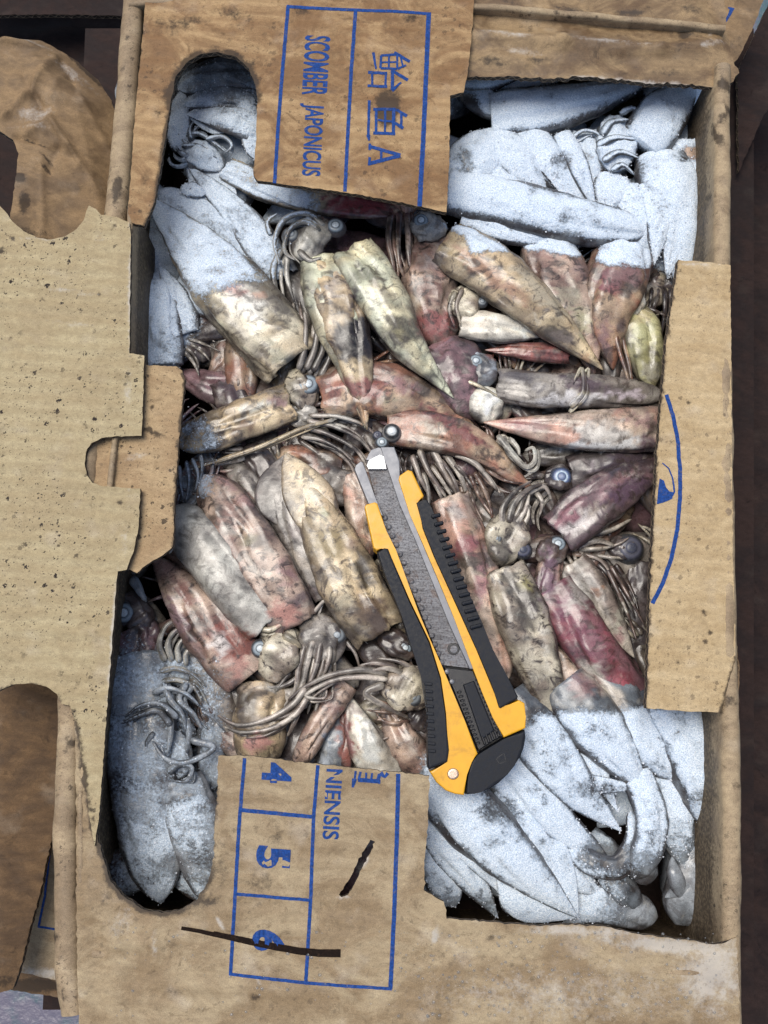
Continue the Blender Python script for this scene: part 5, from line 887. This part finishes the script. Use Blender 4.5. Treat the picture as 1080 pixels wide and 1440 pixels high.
# more arms and heads bundled between the bodies
S_('grey squid arms bunched above the eye of the cream squid, left centre', None, [(440, 470, 3)], 10, 'grey', astyle='tan', head=(452, 508, 40, 36, 80, 2.6), aa=[(446, 480, -95, 66, 40, 6, 12, 3.6, 18, 36)])
S_('crumpled grey head and arms in the dark hollow left of the ink-blotted squid', None, [(360, 500, 2)], 10, 'grey', astyle='tan', head=(345, 505, 40, 34, 50, 2.2), aa=[(350, 500, 60, 54, 70, 6, 10, 2.6, 30, 30)])
S_('thin purple-brown arms spread beside the white tentacle loop', None, [(690, 660, 3)], 10, 'purple', astyle='pinkgrey', head=(655, 655, 46, 34, 40, 2.6), aa=[(668, 664, 62, 92, 40, 7, 10, 3.3, -10, 46)])
S_('brown arms fanned over the mantles just right of the blade', None, [(610, 650, 3)], 10, 'darkbrown', astyle='tan', head=(606, 640, 34, 34, 60, 2.8), aa=[(612, 650, 48, 84, 44, 7, 9, 3.7, 12, 44)])
S_('pale arms curling in the shade between the turquoise eye and the flap', None, [(860, 740, 3)], 10, 'tan', astyle='tan', aa=[(812, 760, -8, 86, 44, 7, 10, 3.0, -14, 34)])
S_('dark arms beside the grey spotted squid, lower right', None, [(870, 870, 2)], 10, 'dark', astyle='darkbrown', aa=[(850, 800, 66, 110, 26, 6, 9, 2.9, 10, 34)])
S_('frayed dark arms between the two small squid above the lower lid', None, [(540, 1000, 3)], 10, 'dark', astyle='pinkgrey', head=(590, 1010, 40, 36, 30, 2.8), aa=[(575, 1010, 160, 60, 50, 6, 9, 3.3, 14, 34)])
S_('grey fibrous arms hanging from the wrinkled head in the lower middle', None, [(440, 940, 3)], 10, 'grey', astyle='grey', aa=[(448, 925, 105, 90, 36, 8, 10, 4.0, 12, 46)])
S_('cluster of small brown arms under the thin grey squid at centre left', None, [(330, 640, 3)], 10, 'tan', astyle='tan', aa=[(345, 640, 160, 60, 46, 6, 9, 2.9, 18, 34)])
S_('tangle of short arms at the collar of the ringed pale squid', None, [(400, 870, 3)], 10, 'palegrey', astyle='palegrey', aa=[(372, 880, 20, 46, 60, 5, 11, 3.9, 40, 26)])
S_('frosted fold beside the right wall in the upper frost', 'leaf', [(930, 300, 4.0), (945, 340, 4.2), (938, 392, 3.6)], 40, 'ice', open_end=False, flat=.4)
S_('frosted pointed fold right above the long smooth squid', 'leaf', [(650, 235, 4.2), (700, 250, 4.5), (770, 272, 4.2)], 40, 'ice', open_end=False, flat=.4)
S_('frosted flap edge in the middle of the upper frost', 'leaf', [(735, 205, 4.4), (775, 240, 4.6), (800, 285, 4.2)], 32, 'ice', open_end=False, flat=.35)
LANDM = [(505, 475, 'the ink-blotted squid'), (600, 520, 'the thin dark tail'), (340, 430, 'the largest upper left squid'), (740, 430, 'the peach-edged squid'), (860, 560, 'the long grey squid'), (820, 610, 'the long reddish squid'), (870, 720, 'the purple squid'),
         (760, 880, 'the spotted squid right of the knife'), (860, 930, 'the magenta squid'), (460, 770, 'the cream squid left of the knife'), (360, 780, 'the pink-grey mottled squid'), (280, 840, 'the squid with the rust red patch'), (420, 960, 'the long looping arms'),
         (560, 1010, 'the ribbed left grip of the knife'), (550, 630, 'the knife tip'), (640, 780, 'the ribbed right grip'), (300, 600, 'the squid over the tab corner'), (210, 1100, 'the long blue squid at lower left'), (280, 200, 'the round-ended slot'), (750, 180, 'the topmost frosted squid'),
         (900, 250, 'the right inner wall'), (780, 290, 'the long smooth frosted squid'), (700, 1180, 'the largest frosted squid'), (850, 1080, 'the broad frosted squid'), (950, 1220, 'the bottom right corner'), (450, 200, 'the lettered upper lid'), (430, 1200, 'the numbered lower lid'), (940, 700, 'the arc-printed side flap')]
def near(x, y): return min(LANDM, key=lambda q: (q[0] - x) ** 2 + (q[1] - y) ** 2)[2]
# middle layer: slim squid wedged between the ones described above
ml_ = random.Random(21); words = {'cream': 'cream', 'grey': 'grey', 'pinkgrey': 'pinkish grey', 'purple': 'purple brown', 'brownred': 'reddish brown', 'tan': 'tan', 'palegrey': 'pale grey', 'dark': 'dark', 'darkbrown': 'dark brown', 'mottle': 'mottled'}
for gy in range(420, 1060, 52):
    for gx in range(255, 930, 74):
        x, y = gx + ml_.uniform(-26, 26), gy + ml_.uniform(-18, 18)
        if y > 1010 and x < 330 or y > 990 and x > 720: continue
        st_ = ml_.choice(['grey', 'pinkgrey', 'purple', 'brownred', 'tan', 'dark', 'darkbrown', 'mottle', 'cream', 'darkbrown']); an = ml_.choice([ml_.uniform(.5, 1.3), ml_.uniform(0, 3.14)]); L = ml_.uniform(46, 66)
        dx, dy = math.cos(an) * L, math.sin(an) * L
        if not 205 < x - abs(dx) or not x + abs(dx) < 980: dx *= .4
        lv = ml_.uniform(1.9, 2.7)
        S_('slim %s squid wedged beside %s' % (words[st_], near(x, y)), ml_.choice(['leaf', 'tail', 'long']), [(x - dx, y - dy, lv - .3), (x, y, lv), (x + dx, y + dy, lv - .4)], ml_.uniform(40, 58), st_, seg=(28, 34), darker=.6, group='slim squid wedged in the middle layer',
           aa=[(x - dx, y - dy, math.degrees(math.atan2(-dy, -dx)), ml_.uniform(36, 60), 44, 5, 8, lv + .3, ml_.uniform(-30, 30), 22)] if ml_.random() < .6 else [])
# deeper layer seen only through the gaps; most bodies coloured dark for crevice shade
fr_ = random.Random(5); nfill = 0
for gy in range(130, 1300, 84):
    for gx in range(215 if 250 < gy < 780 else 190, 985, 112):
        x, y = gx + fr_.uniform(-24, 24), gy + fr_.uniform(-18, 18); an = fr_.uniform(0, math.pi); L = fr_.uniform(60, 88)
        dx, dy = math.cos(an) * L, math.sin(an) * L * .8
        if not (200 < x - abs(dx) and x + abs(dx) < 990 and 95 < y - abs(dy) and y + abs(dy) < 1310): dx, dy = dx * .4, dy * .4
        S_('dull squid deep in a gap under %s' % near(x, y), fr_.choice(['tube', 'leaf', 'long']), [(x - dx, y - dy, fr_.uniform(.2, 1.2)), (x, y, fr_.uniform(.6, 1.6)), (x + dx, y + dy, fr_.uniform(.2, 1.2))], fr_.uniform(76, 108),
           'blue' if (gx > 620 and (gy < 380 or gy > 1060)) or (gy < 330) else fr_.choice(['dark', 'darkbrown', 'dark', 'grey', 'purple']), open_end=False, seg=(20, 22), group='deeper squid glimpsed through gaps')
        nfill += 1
# loose frost: grains standing on the skin
r_ = np.random.RandomState(3); V = []; Fc = []
PV = np.concatenate([v for v, n, f in FR_PTS]); PN = np.concatenate([n for v, n, f in FR_PTS]); PF = np.concatenate([f for v, n, f in FR_PTS])
ok = np.where((PF > .30) & (PN[:, 2] > 0.0) & (PV[:, 2] > -.062))[0]
pr = PF[ok] ** 2; pick = r_.choice(ok, size=min(26000, len(ok)), replace=False, p=pr / pr.sum())
octv = np.array([(1, 0, 0), (0, 1, 0), (-1, 0, 0), (0, -1, 0), (0, 0, 1), (0, 0, -.6)], float); octf = [[0, 1, 4], [1, 2, 4], [2, 3, 4], [3, 0, 4], [1, 0, 5], [2, 1, 5], [3, 2, 5], [0, 3, 5]]
for i in pick:
    s = 0.00016 + 0.00042 * r_.rand() ** 2.5; p = PV[i] + PN[i] * s * .2 + r_.randn(3) * 0.0006 * np.array([1, 1, 0]); k = len(V) * 1
    V += list(p + octv * s * (0.7 + .6 * r_.rand(6, 1)))
    Fc += [[a + k for a in f] for f in octf]
k = NB('frost_grain'); M_FR = k.fin(k.mix(k.ramp(k.noise(900, 2), .35, .65), (.62, .68, .76), (.90, .93, .96)), .7, nrm=k.bump(k.noise(3000, 2), .0002))
o = mesh('frost_grains', V, Fc, M_FR, smooth=False)
tag(o, 'white frost grains dusted over the squid in the corners of the box', 'frost', kind='stuff')
# pieces of clear ice in the corner
for j, (pts_, w_, lb) in enumerate([([(880, 1215, 3.6), (908, 1224, 3.8), (925, 1230, 3.4)], 44, 'rounded lump of clear ice near the bottom right corner'), ([(945, 1205, 3.2), (950, 1235, 3.5), (965, 1270, 3.0)], 26, 'thin upright sliver of bluish ice in the bottom right corner'), ([(935, 1262, 3.0), (965, 1245, 3.3), (990, 1240, 2.9)], 24, 'bluish ice sliver lying level in the bottom right corner')]):
    o = loft('ice_piece', pts_, w_, 'spindle', 'blue', None, 900 + j, .5, False, seg=(18, 16), wob=1.6); tag(o, lb, 'ice')
# ------------------------------------------------------------------ utility knife
M_YEL = m_plain('yellow_plastic', (0.72, 0.36, 0.012), .38, var=.06, nsc=120, bump=.00006, spec=.5, dirt=.5, dirtcol=(.40, .19, .02))
M_RUB = m_plain('black_rubber', (0.006, 0.008, 0.013), .5, var=.3, nsc=500, bump=.00010, spec=.28, dirt=.15, dirtcol=(.03, .03, .03))
M_SLD = m_plain('slider_plastic', (0.008, 0.008, 0.010), .4, var=.3, nsc=700, bump=.00015, spec=.5)
k = NB('speckled_steel'); a_ = k.noise(900, 6, .78); b_ = k.noise(60, 4, .5)
c_ = k.mix(k.ramp(b_, .4, .65), (.060, .060, .066), (.125, .13, .145)); c_ = k.mix(k.ramp(a_, .50, .62, 0, .8), c_, (.035, .020, .016))
sc_ = k.n.new('ShaderNodeTexNoise'); k.l(k.vec((1, 14, 1), (0, 0, math.radians(-63))), sc_.inputs[0]); sc_.inputs['Scale'].default_value = 160; sc_.inputs['Detail'].default_value = 5
c_ = k.mix(k.ramp(sc_.outputs[0], .42, .62, 0, .45), c_, (.22, .22, .23)); c_ = k.mix(k.ramp(k.noise(110, 6, .7), .52, .66, 0, .65), c_, (.085, .045, .028))
M_ST = k.fin(c_, k.ramp(a_, .4, .65, .36, .7), .15, k.bump(a_, .00012))
M_RAIL = m_plain('bright_steel', (.17, .175, .19), .42, .5, var=.08, nsc=200, bump=.00002, dirt=.15, dirtcol=(.2, .18, .17))
M_BLADE = m_plain('blade_steel', (.40, .41, .43), .3, .7, var=.05, nsc=300, bump=.00003)
M_SCR = m_plain('screw_steel', (.55, .42, .33), .35, .9, var=.2, nsc=900, bump=.0001)
KZ = -0.0240          # underside of the knife, resting on the pile
def slab(name, poly, z0, z1, mat, parent, bev=0.0008, dens=None, seg=3):
    """solid plate from a photo outline at its own height, edges rounded"""
    if dens: poly = densify(poly, dens, 0, 0)
    p = np.array(poly, float); c = P(p[:, 0], p[:, 1], z1)[:, :2]
    ar = 0.5 * np.sum(c[:, 0] * np.roll(c[:, 1], -1) - np.roll(c[:, 0], -1) * c[:, 1])
    if ar < 0: c = c[::-1]
    bm = bmesh.new(); top = [bm.verts.new((x, y, z1)) for x, y in c]; bot = [bm.verts.new((x, y, z0)) for x, y in c]
    ft = bm.faces.new(top); bm.faces.new(bot[::-1]); n = len(c)
    for i in range(n): bm.faces.new([bot[i], bot[(i + 1) % n], top[(i + 1) % n], top[i]])
    if bev: bmesh.ops.bevel(bm, geom=list(ft.edges), offset=bev, segments=seg, affect='EDGES', profile=.6, clamp_overlap=True)
    bm.verts.ensure_lookup_table(); bmesh.ops.triangulate(bm, faces=[f for f in bm.faces if len(f.verts) > 4])
    V = [tuple(v.co) for v in bm.verts]; F_ = [[v.index for v in f.verts] for f in bm.faces]; bm.verts.index_update()
    F_ = [[v.index for v in f.verts] for f in bm.faces]; bm.free()
    return mesh(name, V, F_, mat, parent, smooth=False)
KN = thing('utility_knife', 'large yellow and black snap-off utility knife lying across the squid', 'knife', P(620, 880, KZ))
def zk(l): return [(460 + x / 2.572, 580 + y / 2.572) for x, y in l]
T = KZ + 0.0135
yl = zk([(135, 340), (142, 332), (172, 324), (182, 328), (215, 430), (250, 500), (290, 610), (330, 720), (372, 820), (410, 905), (452, 1005), (500, 1120), (545, 1235), (516, 1262), (506, 1310), (495, 1385), (462, 1380), (430, 1368), (395, 1338), (371, 1300), (440, 1270), (446, 1222), (430, 1085), (412, 960), (372, 830), (300, 680), (225, 488), (205, 486), (180, 500), (168, 490)])
body = slab('body', yl, KZ, T, M_YEL, KN, .0010)
yr = zk([(258, 242), (262, 228), (292, 207), (308, 212), (350, 302), (345, 309), (320, 320), (345, 420), (385, 520), (440, 640), (540, 860), (590, 980), (620, 1075), (695, 1040), (715, 1052), (719, 1100), (718, 1142), (640, 1176), (600, 1105), (560, 1010), (520, 905), (460, 745), (400, 600), (340, 460), (300, 370)])
slab('body_rail', yr, KZ, T - .0002, M_YEL, KN, .0010)
slab('base_plate', zk([(160, 345), (290, 235), (690, 1040), (660, 1240), (480, 1340), (390, 1290), (300, 700)]), KZ + .0006, KZ + .003, M_SLD, KN, 0)
gl_ = zk([(181, 506), (206, 490), (221, 492), (296, 684), (368, 834), (408, 962), (426, 1086), (442, 1222), (436, 1264), (368, 1292), (365, 1280), (364, 1200), (365, 1080), (352, 990), (344, 940), (300, 830), (270, 735), (240, 660), (210, 585)])
gl2 = slab('grip', gl_, KZ - .0002, T + .0007, M_RUB, KN, .0014)
gr_ = zk([(323, 326), (350, 313), (362, 314), (378, 345), (420, 445), (480, 580), (560, 758), (600, 858), (650, 950), (691, 1028), (688, 1036), (628, 1070), (622, 1068), (596, 985), (545, 864), (446, 645), (392, 528), (350, 425)])
gr2 = slab('grip', gr_, KZ - .0001, T + .0009, M_RUB, KN, .0014)
ec = slab('end_cap', zk([(716, 1149), (719, 1175), (712, 1215), (700, 1245), (680, 1275), (652, 1310), (620, 1342), (592, 1360), (560, 1373), (530, 1380), (501, 1382), (510, 1320), (520, 1264), (545, 1240), (562, 1228), (640, 1181)]), KZ, T - .0008, M_RUB, KN, .0016)
decal_w = Warp(T - .0008, 0, 0, 0)
decal('mark', [strip(zk([(612, 1252), (640, 1232), (646, 1262), (622, 1270), (612, 1252)]), 1.0)], decal_w, M_SLD, ec, lift=.00008)
# ridges of the right grip and teeth of the left one
for i in range(15):
    t = i / 14; x0, y0 = 372 + (508 - 372) * t + 4, 368 + (770 - 368) * t; wd_ = 30 + 10 * t
    x0 += 6; ang = math.radians(-14)
    p1 = np.array([x0 - 2 + 4 * t, y0 + 8]); p2 = p1 + np.array([math.cos(ang), math.sin(ang)]) * wd_
    d = np.array([-math.sin(ang), math.cos(ang)]) * 7.2
    q = [tuple(p1 - d), tuple(p2 - d), tuple(p2 + np.array([3, 0])), tuple(p2 + d), tuple(p1 + d), tuple(p1 - np.array([3, 0]))]
    slab('ridge', zk(q), T + .0002, T + .0026, M_RUB, gr2, .0009, seg=2)
for i in range(10):
    y0 = 975 + i * 27; x0 = 353 + i * 1.4
    slab('ridge', zk([(x0, y0), (x0 + 26, y0 + 2), (x0 + 28, y0 + 8), (x0 + 26, y0 + 13), (x0, y0 + 11)]), T - .001, T + .0018, M_RUB, gl2, .0003, seg=2)
# steel channel, blade, slider
ch = zk([(140, 165), (170, 205), (215, 205), (262, 215), (300, 400), (400, 650), (500, 880), (528, 926), (420, 914), (395, 860), (330, 700), (240, 500), (180, 330)])
slab('steel_channel', ch, KZ + .003, T - .0045, M_ST, KN, 0)
slab('blade_rail', zk([(99, 205), (104, 190), (122, 176), (130, 180), (178, 318), (207, 378), (196, 372), (180, 328), (150, 332)]), KZ + .003, T - .0014, M_RAIL, KN, .0005)
slab('blade_rail', zk([(193, 124), (243, 124), (262, 176), (264, 208), (258, 242), (300, 370), (340, 465), (400, 605), (460, 748), (520, 905), (534, 930), (516, 928), (440, 760), (380, 610), (320, 462), (262, 330), (236, 250), (205, 160)]), KZ + .003, T - .0016, M_RAIL, KN, .0005)
slab('blade_rail_end', zk([(150, 152), (160, 135), (185, 126), (196, 128), (214, 175), (215, 190), (140, 172)]), KZ + .003, T - .003, M_RAIL, KN, .0003)
slab('blade', zk([(152, 172), (190, 152), (206, 158), (216, 205), (150, 205), (143, 192)]), KZ + .006, T - .0026, M_BLADE, KN, .0002)
# row of small detents along the channel
for i in range(17):
    t = i / 16; x0, y0 = 207 + (412 - 207) * t + 6 * math.sin(t * 3.1) - 0, 380 + (905 - 380) * t
    cx_, cy_ = zk([(x0 + 2, y0)])[0]
    dt = slab('detent', [(cx_ + 4.2 * math.cos(a), cy_ + 4.2 * math.sin(a)) for a in np.linspace(0, 6.283, 12, endpoint=False)], T - .0075, T - .0034, M_ST, KN, .0008, seg=2)
cx_, cy_ = zk([(457, 855)])[0]
slab('rivet_hole', [(cx_ + 8.6 * math.cos(a), cy_ + 8.6 * math.sin(a)) for a in np.linspace(0, 6.283, 24, endpoint=False)], T - .006, T - .0040, M_SLD, KN, .0003)
slab('rivet', [(cx_ + 5.5 * math.cos(a) + .6, cy_ + 5.5 * math.sin(a) + .6) for a in np.linspace(0, 6.283, 20, endpoint=False)], T - .006, T - .0037, M_ST, KN, .0003)
sl_ = slab('slider', zk([(424, 922), (528, 934), (560, 1012), (600, 1100), (634, 1168), (548, 1224), (520, 1150), (470, 1030)]), KZ + .003, T - .0030, M_SLD, KN, .0006)
slab('thumb_pad', zk([(492, 985), (532, 970), (606, 1150), (560, 1185)]), T - .004, T - .0012, M_RUB, sl_, .0008)
for i in range(13):
    t = i / 12
    for (ax, ay, bx, by) in ((478, 1010, 545, 1195), (545, 965, 622, 1155)):
        x0, y0 = ax + (bx - ax) * t, ay + (by - ay) * t
        slab('tooth', zk([(x0 - 8, y0 - 1), (x0, y0 - 4), (x0 + 8, y0 - 3), (x0 + 8, y0 + 3), (x0, y0 + 4), (x0 - 8, y0 + 5)]), T - .004, T - .0014, M_SLD, sl_, .0004, seg=1)
for i in range(5):
    x0 = 556 + i * 15; y0 = 1172 - i * 7
    slab('tooth', zk([(x0, y0), (x0 + 8, y0 - 3), (x0 + 20, y0 + 26), (x0 + 12, y0 + 32)]), T - .004, T - .0010, M_SLD, sl_, .0004, seg=1)
for (x0, y0) in ((434, 938), (452, 974)):
    cx_, cy_ = zk([(x0, y0)])[0]
    slab('detent', [(cx_ + 3.8 * math.cos(a), cy_ + 3.8 * math.sin(a)) for a in np.linspace(0, 6.283, 12, endpoint=False)], T - .005, T - .0020, M_RAIL, KN, .0010, seg=2)
cx_, cy_ = zk([(456, 1308)])[0]
slab('screw', [(cx_ + 8.4 * math.cos(a), cy_ + 8.4 * math.sin(a)) for a in np.linspace(0, 6.283, 28, endpoint=False)], T - .002, T + .0006, M_SCR, KN, .0010)
# water beads on the worn lid
k = NB('water_bead'); k.b.inputs['Transmission Weight'].default_value = .9; M_WB = k.fin((.9, .92, .93), .05, spec=.5); k.b.inputs['IOR'].default_value = 1.33
V = []; Fc = []; r_ = np.random.RandomState(8)
for i in range(520):
    x, y = (r_.uniform(560, 1010), r_.uniform(1310, 1430)) if r_.rand() < .8 else (r_.uniform(160, 560), r_.uniform(1300, 1430))
    s = (0.0003 + .0007 * r_.rand() ** 3); c = at(np.array([x]), np.array([y]), W_LO, 0.0)[0]; k_ = len(V)
    V.append(c + [0, 0, s * .55])
    for (rr, hh_) in ((.6, .42), (1.0, -.05)):
        for j in range(8): V.append(c + np.array([math.cos(j * math.pi / 4) * s * rr, math.sin(j * math.pi / 4) * s * rr * .9, s * hh_]))
    Fc += [[k_, k_ + 1 + j, k_ + 1 + (j + 1) % 8] for j in range(8)] + [[k_ + 1 + j, k_ + 9 + j, k_ + 9 + (j + 1) % 8, k_ + 1 + (j + 1) % 8] for j in range(8)]
tag(mesh('water_beads', V, Fc, M_WB), 'small water beads on the lower lid of the box', 'water drops', kind='stuff')
